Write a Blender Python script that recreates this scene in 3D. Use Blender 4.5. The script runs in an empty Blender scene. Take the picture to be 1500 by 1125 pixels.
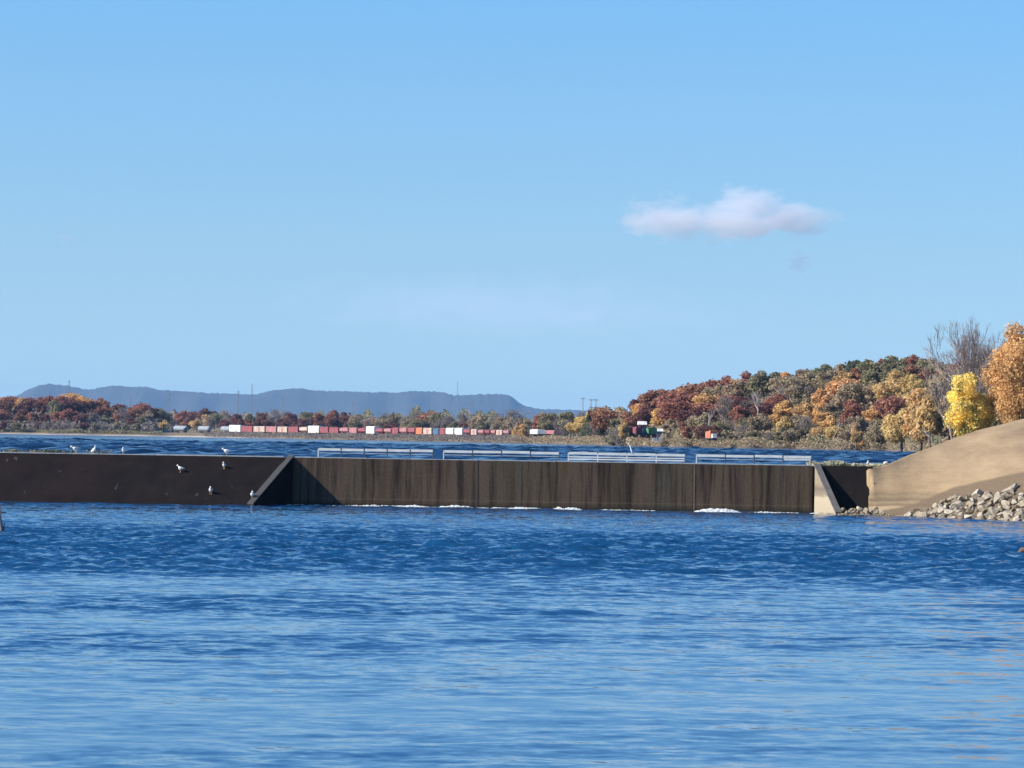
import bpy, bmesh, math, random
import numpy as np
from mathutils import Vector, Matrix

S = bpy.context.scene
COL = S.collection
RNG = np.random.default_rng(7)
random.seed(7)

# ---------------------------------------------------------------- camera
F = 5600.0                      # focal length in pixels of a 1500 px wide frame
CH = 3.6                        # eye height above the lower water
PITCH = math.radians(0.833); ROLL = math.radians(0.925)
cam_d = bpy.data.cameras.new('camera'); cam = bpy.data.objects.new('camera', cam_d); COL.objects.link(cam)
cam_d.sensor_width = 36; cam_d.lens = 36 * F / 1500; cam_d.clip_start = 0.5; cam_d.clip_end = 60000
RM = Matrix.Rotation(math.radians(90) + PITCH, 3, 'X') @ Matrix.Rotation(ROLL, 3, 'Z')
cam.matrix_world = Matrix.Translation((0, 0, CH)) @ RM.to_4x4()
S.camera = cam
# ---------------------------------------------------------------- sun and sky
SUN = Vector((-3.0, -1.0, 1.85)).normalized()
ELEV = math.asin(SUN.z); AZ = math.atan2(SUN.x, SUN.y)
sl = bpy.data.lights.new('sun', 'SUN'); sl.energy = 4.8; sl.angle = math.radians(0.5); sl.color = (1.0, 0.93, 0.82)
so = bpy.data.objects.new('sun', sl); COL.objects.link(so); so.rotation_euler = SUN.to_track_quat('Z', 'Y').to_euler()
W = bpy.data.worlds.new('World'); S.world = W; W.use_nodes = True
wn = W.node_tree; wn.nodes.clear()
def N(nt, typ, **k):
    n = nt.nodes.new(typ)
    for a, b in k.items(): setattr(n, a, b)
    return n
wo = N(wn, 'ShaderNodeOutputWorld'); bg = N(wn, 'ShaderNodeBackground'); sk = N(wn, 'ShaderNodeTexSky', sky_type='NISHITA')
sk.sun_disc = False; sk.sun_elevation = ELEV; sk.sun_rotation = AZ; sk.altitude = 0; sk.air_density = 1.0; sk.dust_density = 0.4; sk.ozone_density = 3.0
tc = N(wn, 'ShaderNodeTexCoord'); sx = N(wn, 'ShaderNodeSeparateXYZ'); ml = N(wn, 'ShaderNodeMath', operation='MULTIPLY_ADD'); mx = N(wn, 'ShaderNodeMath', operation='MAXIMUM')
cx = N(wn, 'ShaderNodeCombineXYZ'); nm = N(wn, 'ShaderNodeVectorMath', operation='NORMALIZE')
SKY_STRETCH = 1.35
wn.links.new(tc.outputs['Generated'], sx.inputs[0]); wn.links.new(sx.outputs['Z'], mx.inputs[0]); mx.inputs[1].default_value = 0.0
wn.links.new(mx.outputs[0], ml.inputs[0]); ml.inputs[1].default_value = SKY_STRETCH; ml.inputs[2].default_value = 0.20
wn.links.new(sx.outputs['X'], cx.inputs['X']); wn.links.new(sx.outputs['Y'], cx.inputs['Y']); wn.links.new(ml.outputs[0], cx.inputs['Z'])
wn.links.new(cx.outputs[0], nm.inputs[0]); wn.links.new(nm.outputs[0], sk.inputs['Vector'])
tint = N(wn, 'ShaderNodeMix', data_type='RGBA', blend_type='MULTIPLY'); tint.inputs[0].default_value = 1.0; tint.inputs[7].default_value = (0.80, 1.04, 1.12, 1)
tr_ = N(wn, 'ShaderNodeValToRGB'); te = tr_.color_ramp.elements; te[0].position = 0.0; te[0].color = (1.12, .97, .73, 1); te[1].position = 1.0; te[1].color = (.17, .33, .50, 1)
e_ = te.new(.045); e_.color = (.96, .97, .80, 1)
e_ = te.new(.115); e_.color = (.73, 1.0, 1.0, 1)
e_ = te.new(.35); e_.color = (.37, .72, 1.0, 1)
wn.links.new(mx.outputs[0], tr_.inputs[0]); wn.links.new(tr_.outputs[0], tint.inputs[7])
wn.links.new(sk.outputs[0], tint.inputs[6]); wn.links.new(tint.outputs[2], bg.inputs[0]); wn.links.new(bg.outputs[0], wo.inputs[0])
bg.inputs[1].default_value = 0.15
S.view_settings.view_transform = 'Standard'; S.view_settings.look = 'None'; S.view_settings.exposure = 0.7; S.view_settings.gamma = 1.0
S.cycles.max_bounces = 6; S.cycles.volume_bounces = 3; S.cycles.transparent_max_bounces = 6
S.cycles.use_denoising = True; S.cycles.volume_step_rate = 1.0; S.cycles.sample_clamp_indirect = 6

# ---------------------------------------------------------------- helpers
RT = np.array(RM.transposed())
def horizon(px): return 632 + 0.01615 * px
def pix(px, py, Y):
    """point of the place seen at photograph pixel (px,py) at depth Y"""
    d = RM @ Vector(((px - 750) / F, (562.5 - py) / F, -1))
    t = Y / d.y
    return Vector((d.x * t, Y, CH + d.z * t))
def xat(px, Y): return pix(px, horizon(px), Y).x
def pxof(x, Y): return 750 + F * x / Y
LIN = lambda c: c
def mesh(name, V, Fc, smooth=False):
    me = bpy.data.meshes.new(name)
    V = np.asarray(V, dtype=np.float32).reshape(-1, 3)
    if isinstance(Fc, np.ndarray):
        k = Fc.shape[1]; n = len(Fc)
        me.vertices.add(len(V)); me.vertices.foreach_set('co', V.ravel())
        me.loops.add(n * k); me.loops.foreach_set('vertex_index', Fc.astype(np.int32).ravel())
        me.polygons.add(n); me.polygons.foreach_set('loop_start', (np.arange(n) * k).astype(np.int32)); me.polygons.foreach_set('loop_total', np.full(n, k, dtype=np.int32))
        me.update(calc_edges=True)
    else:
        me.from_pydata([tuple(v) for v in V.tolist()], [], [tuple(f) for f in Fc]); me.update()
    if smooth: me.polygons.foreach_set('use_smooth', np.ones(len(me.polygons), dtype=bool))
    return me
def link(name, me, mat=None, parent=None, loc=None, rz=None, scale=None):
    o = bpy.data.objects.new(name, me); COL.objects.link(o)
    if mat is not None and me is not None:
        if len(me.materials) == 0: me.materials.append(mat)
        elif me.materials[0] != mat:
            o.material_slots[0].link = 'OBJECT'; o.material_slots[0].material = mat
    if parent: o.parent = parent
    if loc is not None: o.location = loc
    if rz is not None: o.rotation_euler = (0, 0, rz)
    if scale is not None: o.scale = scale
    return o
def tag(o, label=None, cat=None, group=None, kind=None):
    if label: o['label'] = label
    if cat: o['category'] = cat
    if group: o['group'] = group
    if kind: o['kind'] = kind
    return o
def thing(name, label, cat, loc=(0, 0, 0), rz=0, group=None, scale=None):
    o = bpy.data.objects.new(name, None); COL.objects.link(o); o.location = loc; o.rotation_euler = (0, 0, rz)
    if scale is not None: o.scale = scale
    return tag(o, label, cat, group)
class MB:
    def __init__(s): s.v = []; s.f = []
    def box(s, x0, x1, y0, y1, z0, z1, M=None):
        b = len(s.v); P = [(x, y, z) for z in (z0, z1) for y in (y0, y1) for x in (x0, x1)]
        if M is not None: P = [tuple(M @ Vector(p)) for p in P]
        s.v += P; s.f += [[b + i for i in q] for q in ((0, 2, 3, 1), (4, 5, 7, 6), (0, 1, 5, 4), (2, 6, 7, 3), (0, 4, 6, 2), (1, 3, 7, 5))]
        return s
    def tube(s, pts, rad, n=6, caps=True):
        b = len(s.v); pts = [Vector(p) for p in pts]
        for i, p in enumerate(pts):
            d = (pts[min(i + 1, len(pts) - 1)] - pts[max(i - 1, 0)]).normalized()
            u = d.cross(Vector((0.13, 0.31, 1)) if abs(d.z) < 0.9 else Vector((1, 0.2, 0))).normalized(); w = d.cross(u)
            r = rad[i] if hasattr(rad, '__len__') else rad
            for k in range(n):
                a = 2 * math.pi * k / n; s.v.append(tuple(p + u * (r * math.cos(a)) + w * (r * math.sin(a))))
        for i in range(len(pts) - 1):
            for k in range(n):
                s.f.append([b + i * n + k, b + i * n + (k + 1) % n, b + (i + 1) * n + (k + 1) % n, b + (i + 1) * n + k])
        if caps: s.f.append([b + k for k in range(n)][::-1]); s.f.append([b + (len(pts) - 1) * n + k for k in range(n)])
        return s
    def prism(s, poly, vec):
        """extrude a closed polygon of 3-D points along vec"""
        b = len(s.v); n = len(poly); vec = Vector(vec)
        s.v += [tuple(p) for p in poly] + [tuple(Vector(p) + vec) for p in poly]
        s.f.append([b + i for i in range(n)][::-1]); s.f.append([b + n + i for i in range(n)])
        for i in range(n): s.f.append([b + i, b + (i + 1) % n, b + n + (i + 1) % n, b + n + i])
        return s
    def me(s, name, smooth=False):
        m = mesh(name, s.v, s.f, smooth)
        bm = bmesh.new(); bm.from_mesh(m); bmesh.ops.recalc_face_normals(bm, faces=bm.faces); bm.to_mesh(m); bm.free(); return m
    def build(s, name, mat, parent=None, smooth=False, loc=None): return link(name, s.me(name, smooth), mat, parent, loc)

# ---------------------------------------------------------------- materials
def newmat(name):
    m = bpy.data.materials.new(name); m.use_nodes = True; nt = m.node_tree
    return m, nt, nt.nodes['Principled BSDF']
def noise(nt, scale, detail=4, rough=0.55, coord='Object', stretch=None, dist=0.0, off=None):
    t = N(nt, 'ShaderNodeTexCoord'); n = N(nt, 'ShaderNodeTexNoise'); n.inputs['Scale'].default_value = scale; n.inputs['Detail'].default_value = detail
    n.inputs['Roughness'].default_value = rough; n.inputs['Distortion'].default_value = dist
    src = t.outputs[coord]
    if coord == 'World':
        pass
    if stretch or off:
        mp = N(nt, 'ShaderNodeMapping'); mp.inputs['Scale'].default_value = stretch or (1, 1, 1)
        if off: mp.inputs['Location'].default_value = off
        nt.links.new(src, mp.inputs[0]); src = mp.outputs[0]
    nt.links.new(src, n.inputs['Vector']); return n.outputs['Fac']
def ramp(nt, fac, stops):
    r = N(nt, 'ShaderNodeValToRGB'); nt.links.new(fac, r.inputs[0]); e = r.color_ramp.elements
    while len(e) < len(stops): e.new(0.5)
    for i, (p, c) in enumerate(stops): e[i].position = p; e[i].color = (*c, 1) if len(c) == 3 else c
    return r.outputs[0]
def mixc(nt, fac, a, b, blend='MIX'):
    m = N(nt, 'ShaderNodeMix', data_type='RGBA', blend_type=blend)
    for sock, v in ((m.inputs[0], fac), (m.inputs[6], a), (m.inputs[7], b)):
        if hasattr(v, 'is_linked'): nt.links.new(v, sock)
        elif isinstance(v, (int, float)): sock.default_value = v
        else: sock.default_value = (*v, 1)
    return m.outputs[2]
def math_(nt, op, a, b=0.0, c=0.0):
    m = N(nt, 'ShaderNodeMath', operation=op)
    for i, v in enumerate((a, b, c)):
        if hasattr(v, 'is_linked'): nt.links.new(v, m.inputs[i])
        else: m.inputs[i].default_value = v
    return m.outputs[0]
def bumpn(nt, bsdf, h, strength=0.3, dist=0.05):
    b = N(nt, 'ShaderNodeBump'); b.inputs['Strength'].default_value = strength; b.inputs['Distance'].default_value = dist
    nt.links.new(h, b.inputs['Height']); nt.links.new(b.outputs[0], bsdf.inputs['Normal'])
def plain(name, c, rough=0.7, metal=0.0, var=0.25, scale=3.0):
    m, nt, b = newmat(name); f = noise(nt, scale, 3)
    col = ramp(nt, f, [(0.3, tuple(x * (1 - var) for x in c)), (0.7, tuple(min(1, x * (1 + var)) for x in c))])
    nt.links.new(col, b.inputs['Base Color']); b.inputs['Roughness'].default_value = rough; b.inputs['Metallic'].default_value = metal
    return m
def leafmat(name, c1, c2, c3):
    m, nt, b = newmat(name)
    f = noise(nt, 0.55, 3, 0.6); g = noise(nt, 3.0, 2, 0.6)
    col = ramp(nt, f, [(0.36, c1), (0.5, c2), (0.64, c3)])
    oi = N(nt, 'ShaderNodeObjectInfo'); hs = N(nt, 'ShaderNodeHueSaturation')
    nt.links.new(math_(nt, 'MULTIPLY_ADD', oi.outputs['Random'], 0.022, 0.491), hs.inputs['Hue'])
    nt.links.new(math_(nt, 'MULTIPLY_ADD', g, 1.25, 0.74), hs.inputs['Value']); hs.inputs['Saturation'].default_value = .80
    nt.links.new(col, hs.inputs['Color']); nt.links.new(hs.outputs[0], b.inputs['Base Color'])
    b.inputs['Roughness'].default_value = 0.75; b.inputs['Specular IOR Level'].default_value = 0.2
    tr = N(nt, 'ShaderNodeBsdfTranslucent'); nt.links.new(hs.outputs[0], tr.inputs[0]); ms = N(nt, 'ShaderNodeMixShader'); ms.inputs[0].default_value = 0.42
    nt.links.new(b.outputs[0], ms.inputs[1]); nt.links.new(tr.outputs[0], ms.inputs[2]); nt.links.new(ms.outputs[0], nt.nodes['Material Output'].inputs[0])
    return m
LEAF = {
 'maroon': leafmat('maroon_leaves', (.085, .030, .026), (.15, .046, .032), (.21, .075, .045)),
 'rust':   leafmat('rust_leaves', (.15, .05, .025), (.27, .085, .035), (.36, .14, .055)),
 'orange': leafmat('orange_leaves', (.33, .165, .03), (.50, .255, .045), (.60, .33, .06)),
 'golden': leafmat('golden_leaves', (.28, .18, .045), (.45, .28, .065), (.56, .37, .09)),
 'yellow': leafmat('yellow_leaves', (.20, .18, .03), (.72, .47, .03), (.90, .62, .04)),
 'olive':  leafmat('olive_leaves', (.10, .095, .045), (.18, .155, .07), (.27, .22, .10)),
 'green':  leafmat('green_leaves', (.055, .07, .04), (.085, .10, .055), (.13, .14, .075)),
 'tan':    leafmat('tan_leaves', (.17, .12, .065), (.27, .19, .10), (.36, .27, .14)),
 'grey-brown': leafmat('grey_brown_twigs', (.11, .085, .07), (.17, .13, .11), (.24, .19, .16)),
}
M_bark = plain('bark', (.12, .09, .07), 0.9, scale=4)
M_pale = plain('bleached_wood', (.42, .37, .32), 0.8)
M_greybark = plain('grey_twig_bark', (.24, .19, .165), 0.85)
M_twig_near = plain('bare_twigs', (.27, .21, .185), 0.85)

def concrete_wall_mat():
    m, nt, b = newmat('stained_concrete')
    t = N(nt, 'ShaderNodeTexCoord'); s3 = N(nt, 'ShaderNodeSeparateXYZ'); nt.links.new(t.outputs['Object'], s3.inputs[0])
    st1 = noise(nt, 1.0, 5, 0.6, stretch=(2.6, 1, 0.16), dist=0.3); st2 = noise(nt, 1.0, 6, 0.7, stretch=(9, 2, 0.5), off=(3, 1, 0)); big = noise(nt, 1.0, 2, 0.5, stretch=(0.35, 1, 0.05), off=(9.3, 0, 0)); fine = noise(nt, 7, 5, 0.7)
    base = ramp(nt, big, [(0.32, (.12, .105, .075)), (0.45, (.20, .165, .14)), (0.56, (.17, .15, .11)), (0.68, (.15, .155, .145))])
    c = mixc(nt, ramp(nt, st1, [(0.36, (1, 1, 1)), (0.54, (0, 0, 0))]), base, (.045, .032, .024))
    c = mixc(nt, math_(nt, 'MULTIPLY', ramp(nt, st2, [(0.52, (0, 0, 0)), (0.76, (1, 1, 1))]), 0.4), c, (.27, .23, .18))
    rust = noise(nt, 1.0, 4, 0.6, stretch=(1.5, 1, 0.12), off=(21.7, 0, 0))
    c = mixc(nt, math_(nt, 'MULTIPLY', ramp(nt, rust, [(0.58, (0, 0, 0)), (0.68, (1, 1, 1))]), 0.7), c, (.15, .095, .035))
    c = mixc(nt, 0.8, c, ramp(nt, fine, [(0.25, (.55, .55, .55)), (0.75, (1.3, 1.3, 1.3))]), 'MULTIPLY')
    zz = math_(nt, 'ADD', s3.outputs['Z'], math_(nt, 'MULTIPLY', st2, 0.22))     # wet algae band and a lime line above it
    band = ramp(nt, zz, [(0.16, (1, 1, 1)), (0.42, (0, 0, 0))])
    c = mixc(nt, math_(nt, 'MULTIPLY', band, 0.8), c, (.035, .036, .024))
    lime = ramp(nt, zz, [(0.44, (0, 0, 0)), (0.48, (1, 1, 1)), (0.52, (0, 0, 0))])
    c = mixc(nt, math_(nt, 'MULTIPLY', lime, 0.35), c, (.34, .30, .24))
    c = mixc(nt, 1.0, c, (.47, .385, .31), 'MULTIPLY')
    nt.links.new(c, b.inputs['Base Color']); b.inputs['Roughness'].default_value = 0.8; b.inputs['Specular IOR Level'].default_value = .25
    bumpn(nt, b, fine, 0.4, 0.03); return m
M_wall = concrete_wall_mat()
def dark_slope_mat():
    m, nt, b = newmat('algae_and_shade_dark_concrete'); f = noise(nt, 1.2, 6, 0.65, stretch=(1, 1, 0.5)); g = noise(nt, 14, 3, 0.6); h = noise(nt, 1, 3, 0.5, stretch=(0.25, .4, .4), off=(4, 0, 0))
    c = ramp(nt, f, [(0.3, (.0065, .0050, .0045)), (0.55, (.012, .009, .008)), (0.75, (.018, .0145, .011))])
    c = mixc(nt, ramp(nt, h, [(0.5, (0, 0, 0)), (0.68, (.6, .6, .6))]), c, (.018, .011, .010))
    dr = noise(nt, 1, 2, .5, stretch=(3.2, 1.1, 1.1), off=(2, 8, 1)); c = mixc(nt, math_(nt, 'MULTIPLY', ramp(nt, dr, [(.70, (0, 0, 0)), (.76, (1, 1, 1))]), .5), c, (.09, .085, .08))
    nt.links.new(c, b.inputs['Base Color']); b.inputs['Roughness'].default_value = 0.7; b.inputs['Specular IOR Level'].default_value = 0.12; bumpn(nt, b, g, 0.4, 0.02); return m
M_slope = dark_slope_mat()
M_curb = plain('grey_curb_concrete', (.045, .042, .045), 0.8, scale=5)
M_tanwall = None
def tanwall():
    m, nt, b = newmat('tan_concrete'); f = noise(nt, 2.2, 6, 0.65, stretch=(1, 1, 2.2)); t = N(nt, 'ShaderNodeTexCoord'); s3 = N(nt, 'ShaderNodeSeparateXYZ'); nt.links.new(t.outputs['Object'], s3.inputs[0])
    zz = math_(nt, 'MULTIPLY_ADD', f, 0.4, s3.outputs['Z'])
    c = ramp(nt, math_(nt, 'MULTIPLY', zz, 0.33), [(0.05, (.10, .08, .055)), (0.10, (.34, .28, .20)), (0.34, (.37, .31, .22)), (0.38, (.22, .175, .12)), (0.50, (.14, .11, .085)), (0.58, (.24, .19, .13)), (0.95, (.27, .22, .15))])
    nt.links.new(c, b.inputs['Base Color']); b.inputs['Roughness'].default_value = 0.85; bumpn(nt, b, f, 0.3, 0.03); return m
M_tanwall = tanwall()
M_cap = plain('pale_cap_concrete', (.34, .36, .37), 0.55, scale=2)
M_railw = plain('weathered_white_paint', (.60, .60, .57), 0.55, var=0.12, scale=2)
M_railp = plain('galvanised_rail', (.42, .45, .47), 0.45, var=0.2)
M_raild = plain('dark_steel_post', (.07, .075, .08), 0.5)
def sandmat():
    m, nt, b = newmat('packed_sand'); t = N(nt, 'ShaderNodeTexCoord'); s3 = N(nt, 'ShaderNodeSeparateXYZ'); nt.links.new(t.outputs['Object'], s3.inputs[0])
    f = noise(nt, 0.45, 7, 0.65, stretch=(1, .6, 1.6)); g = noise(nt, 5.5, 7, 0.8, stretch=(1, 1, 1.5)); k = noise(nt, 22, 3, 0.6); l = noise(nt, 1, 5, 0.6, stretch=(.22, .22, 9))
    c = ramp(nt, f, [(0.34, (.30, .225, .15)), (0.5, (.40, .31, .205)), (0.66, (.47, .37, .25))])
    z = math_(nt, 'MULTIPLY_ADD', f, 0.5, s3.outputs['Z'])
    low = ramp(nt, math_(nt, 'MULTIPLY', z, 0.25), [(0.10, (.42, .35, .25)), (0.175, (.40, .33, .235)), (0.20, (.20, .155, .11)), (0.235, (.31, .245, .17)), (0.26, (.19, .15, .105)), (0.30, (.30, .235, .16)), (0.335, (.25, .195, .135)), (0.39, (.36, .28, .185))])
    mk = ramp(nt, math_(nt, 'MULTIPLY', z, 0.25), [(0.33, (1, 1, 1)), (0.46, (0, 0, 0))])
    c = mixc(nt, mk, c, low)
    c = mixc(nt, 0.5, c, ramp(nt, g, [(0.3, (.72, .72, .72)), (0.7, (1.15, 1.15, 1.15))]), 'MULTIPLY')
    c = mixc(nt, 0.25, c, ramp(nt, l, [(0.36, (.8, .8, .8)), (0.6, (1.06, 1.06, 1.06))]), 'MULTIPLY')
    at = N(nt, 'ShaderNodeAttribute', attribute_name='strip')
    c = mixc(nt, math_(nt, 'MULTIPLY', at.outputs['Fac'], 0.9), c, ramp(nt, g, [(0.3, (.12, .09, .065)), (0.7, (.20, .155, .11))]))
    c = mixc(nt, 1.0, c, (.77, .70, .605), 'MULTIPLY')
    nt.links.new(c, b.inputs['Base Color']); b.inputs['Roughness'].default_value = 0.95; bumpn(nt, b, math_(nt, 'ADD', g, k), 0.5, 0.05); return m
M_sand = sandmat()
def rockmat():
    m, nt, b = newmat('limestone'); f = noise(nt, 2.5, 5, 0.7); oi = N(nt, 'ShaderNodeObjectInfo')
    c = ramp(nt, f, [(0.3, (.20, .155, .11)), (0.5, (.35, .29, .205)), (0.72, (.48, .40, .29))])
    hs = N(nt, 'ShaderNodeHueSaturation'); nt.links.new(c, hs.inputs['Color']); nt.links.new(math_(nt, 'MULTIPLY_ADD', oi.outputs['Random'], 0.85, 0.42), hs.inputs['Value'])
    nt.links.new(math_(nt, 'MULTIPLY_ADD', oi.outputs['Random'], -0.5, 1.2), hs.inputs['Saturation'])
    nt.links.new(hs.outputs[0], b.inputs['Base Color']); b.inputs['Roughness'].default_value = 0.9; bumpn(nt, b, f, 0.6, 0.05); return m
M_rock = rockmat()
M_gull = plain('white_feathers', (.80, .80, .80), 0.7, var=0.04); M_mantle = plain('grey_feathers', (.42, .44, .47), 0.7, var=0.06); M_beak = plain('yellow_beak', (.55, .36, .05), 0.5); M_black = plain('black_feathers', (.02, .02, .02), 0.7)

# ---------------------------------------------------------------- land: shoreline, height of the ground
PXS = [-1200, 0, 250, 500, 750, 1000, 1300, 1330, 1380, 1420, 2600]
SHO = [1750, 1750, 1740, 1450, 1200, 940, 880, 700, 500, 400, 400]
def shore(px): return np.interp(px, PXS, SHO) + 6 * np.sin(np.asarray(px) * 0.05) + 3 * np.sin(np.asarray(px) * 0.13 + 1)
def trainY(px): return 2000 - (px - 260) * 0.775
def farline(px): return np.interp(px, [-1200, 225, 260, 750, 800, 910, 1000, 1300, 1500, 2600], [1765, 1765, 2035, 1655, 1310, 1000, 955, 890, 880, 880])
RPX = [-1200, 0, 40, 100, 130, 150, 200, 230, 250, 510, 530, 900, 915, 930, 960, 1000, 1050, 1100, 1150, 1200, 1270, 1340, 1400, 2600]
RH = [7, 8, 8, 10, 7.5, 6, 5, 4, 3, 3.5, 1, 0.8, 1.2, 4.2, 6.0, 7.6, 9.0, 10, 11.5, 12.5, 14.3, 14.3, 13, 13]
def sst(t): t = np.clip(t, 0, 1); return t * t * (3 - 2 * t)
def ground(px, Y):
    s = shore(px); f = farline(px)
    z = 2.30 + 1.1 * sst((Y - s) / 14.0) + 0.7 * sst((Y - s - 14) / 60.0)
    z = z + np.interp(px, RPX, RH) * sst((Y - f - 4) / 95.0) * (1 - 0.75 * sst((Y - f - 200) / 500.0))
    return z - 1.2 * sst((s - Y) / 10.0)
POOL = 2.42
pxs = np.concatenate([np.arange(-1200, -100, 60), np.arange(-100, 1600, 8), np.arange(1600, 2601, 60)]).astype(float)
ds = np.concatenate([[-40, -8], np.arange(-2, 20, 2), np.arange(20, 260, 10), np.arange(260, 1200, 80), np.array([1500, 2200, 3500, 6000, 12000, 22000])]).astype(float)
PX, DD = np.meshgrid(pxs, ds, indexing='ij'); YY = shore(PX) + DD; XX = (PX - 750) / F * YY
ZZ = ground(PX, YY) + 0.25 * np.sin(XX * .31 + YY * .17) * (DD > 15)
n0, n1 = PX.shape; idx = np.arange(n0 * n1).reshape(n0, n1)
Q = np.stack([idx[:-1, :-1], idx[1:, :-1], idx[1:, 1:], idx[:-1, 1:]], -1).reshape(-1, 4)
m, nt, b = newmat('autumn_ground'); t = N(nt, 'ShaderNodeTexCoord'); s3 = N(nt, 'ShaderNodeSeparateXYZ'); nt.links.new(t.outputs['Object'], s3.inputs[0])
f = noise(nt, 0.06, 5, 0.7); g = noise(nt, 0.5, 4, 0.7)
c = ramp(nt, f, [(0.3, (.10, .085, .05)), (0.5, (.20, .15, .09)), (0.7, (.17, .15, .07))])
beach = ramp(nt, math_(nt, 'MULTIPLY_ADD', g, 0.35, math_(nt, 'SUBTRACT', s3.outputs['Z'], 2.45)), [(0.42, (1, 1, 1)), (0.62, (0, 0, 0))])
bx = ramp(nt, math_(nt, 'MULTIPLY_ADD', s3.outputs['X'], -.01, -.6), [(0.2, (0, 0, 0)), (0.8, (1, 1, 1))])
c = mixc(nt, beach, c, mixc(nt, bx, (.13, .105, .085), (.42, .36, .32))); c = mixc(nt, .6, c, ramp(nt, g, [(.3, (.6, .6, .6)), (.7, (1.3, 1.3, 1.3))]), 'MULTIPLY')
nt.links.new(c, b.inputs['Base Color']); b.inputs['Roughness'].default_value = 0.95
land = link('ground', mesh('ground', np.stack([XX, YY, ZZ], -1).reshape(-1, 3), Q, True), m); tag(land, kind='structure')
# lake and river bed: the one sheet under everything else
m2 = plain('river_bed', (.10, .085, .06), 0.95, scale=0.2)
bed = link('riverbed', mesh('riverbed', [(-12000, -2000, -2.5), (12000, -2000, -2.5), (12000, 24000, -2.5), (-12000, 24000, -2.5)], [[0, 1, 2, 3]]), m2); tag(bed, kind='structure')

# ---------------------------------------------------------------- water
def watermat(name, deep, attr, k, scale, stretch, rough=0.06, ior=1.44):
    m, nt, b = newmat(name)
    b.inputs['Base Color'].default_value = (*deep, 1); b.inputs['IOR'].default_value = ior; b.inputs['Roughness'].default_value = rough
    t = N(nt, 'ShaderNodeTexCoord'); acc = None
    for sc_, w_ in ((scale, 1.0), (scale * .33, .8)):
        mp = N(nt, 'ShaderNodeMapping'); mp.inputs['Scale'].default_value = stretch; mp.inputs['Location'].default_value = (sc_, 2 * sc_, 0)
        n1 = N(nt, 'ShaderNodeTexNoise'); n1.inputs['Scale'].default_value = sc_; n1.inputs['Detail'].default_value = 3; n1.inputs['Roughness'].default_value = .6
        nt.links.new(t.outputs['Object'], mp.inputs[0]); nt.links.new(mp.outputs[0], n1.inputs['Vector'])
        v = N(nt, 'ShaderNodeVectorMath', operation='SUBTRACT'); nt.links.new(n1.outputs['Color'], v.inputs[0]); v.inputs[1].default_value = (.5, .5, .5)
        v2 = N(nt, 'ShaderNodeVectorMath', operation='MULTIPLY'); nt.links.new(v.outputs[0], v2.inputs[0]); v2.inputs[1].default_value = (k * w_ * .4, k * w_, 0)
        if acc is None: acc = v2.outputs[0]
        else:
            ad = N(nt, 'ShaderNodeVectorMath', operation='ADD'); nt.links.new(acc, ad.inputs[0]); nt.links.new(v2.outputs[0], ad.inputs[1]); acc = ad.outputs[0]
    bi = N(nt, 'ShaderNodeVectorMath', operation='ADD'); nt.links.new(acc, bi.inputs[0]); bi.inputs[1].default_value = (0, -(.55 if attr else .05), 0); acc = bi.outputs[0]   # normals tilted downstream, steering reflections to the sky and off the bank
    if attr:
        a = N(nt, 'ShaderNodeAttribute', attribute_name='chop'); sc2 = N(nt, 'ShaderNodeVectorMath', operation='SCALE'); nt.links.new(acc, sc2.inputs[0]); nt.links.new(a.outputs['Fac'], sc2.inputs['Scale']); acc = sc2.outputs[0]
    g = N(nt, 'ShaderNodeNewGeometry'); ad = N(nt, 'ShaderNodeVectorMath', operation='ADD'); nt.links.new(g.outputs['Normal'], ad.inputs[0]); nt.links.new(acc, ad.inputs[1])
    no = N(nt, 'ShaderNodeVectorMath', operation='NORMALIZE'); nt.links.new(ad.outputs[0], no.inputs[0]); nt.links.new(no.outputs[0], b.inputs['Normal'])
    return m
def fbm2(x, y, seed, octv=4, base=1.0):
    r = np.random.default_rng(seed); out = np.zeros_like(x); amp = 1.0; fr = base
    for o in range(octv):
        for k in range(5):
            a = r.uniform(0, 2 * np.pi); out += amp * np.sin(fr * (x * np.cos(a) + y * np.sin(a)) * r.uniform(.7, 1.4) + r.uniform(0, 6.28) + 1.7 * np.sin(fr * .6 * (x * np.sin(a * 1.7) - y * np.cos(a))))
        amp *= .55; fr *= 2.03
    return out / 3.0
xs = np.concatenate([[-900, -500, -250, -120, -70], np.arange(-36, 36.01, 0.16), [70, 120, 250, 500, 900]])
ys = np.concatenate([[-900, -400, -150, -40, 0, 15], np.arange(30, 200.21, 0.16)])
WX, WY = np.meshgrid(xs, ys, indexing='ij')
def band(y, a, b_, s): return 1 / (1 + np.exp(-(y - a) / s)) * 1 / (1 + np.exp((y - b_) / s))
warp = WY + 4.2 * fbm2(WX * 1.0, WY * .6, 3, 4, .09) + 0.05 * WX
dark = band(warp, 104, 146, 3.6)                       # wind-ruffled belt
mid = band(warp, 72, 106, 5.0)
patch = np.clip(0.5 + 0.45 * fbm2(WX * .5, WY * 1.0, 11, 4, .22), 0, 1.3)
near = band(warp, -2000, 72, 5.0)
calm = band(warp, 147, 400, 2.0)
wall_ = band(warp, 184, 400, 1.2)
pk = np.clip(0.5 + 0.8 * fbm2(WX * .45, WY * .8, 17, 5, .30), 0, 1.4)
CHOP = 0.34 * dark * (0.8 + .3 * pk) + mid * (0.045 + 0.125 * pk * (.3 + patch)) + near * (0.009 + 0.032 * pk * patch) + calm * (0.055 + 0.03 * pk) + wall_ * .05
H = np.zeros_like(WX); r = np.random.default_rng(5); NW = 90
wn_ = 1.6 * fbm2(WX, WY, 31, 3, .35)
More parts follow.
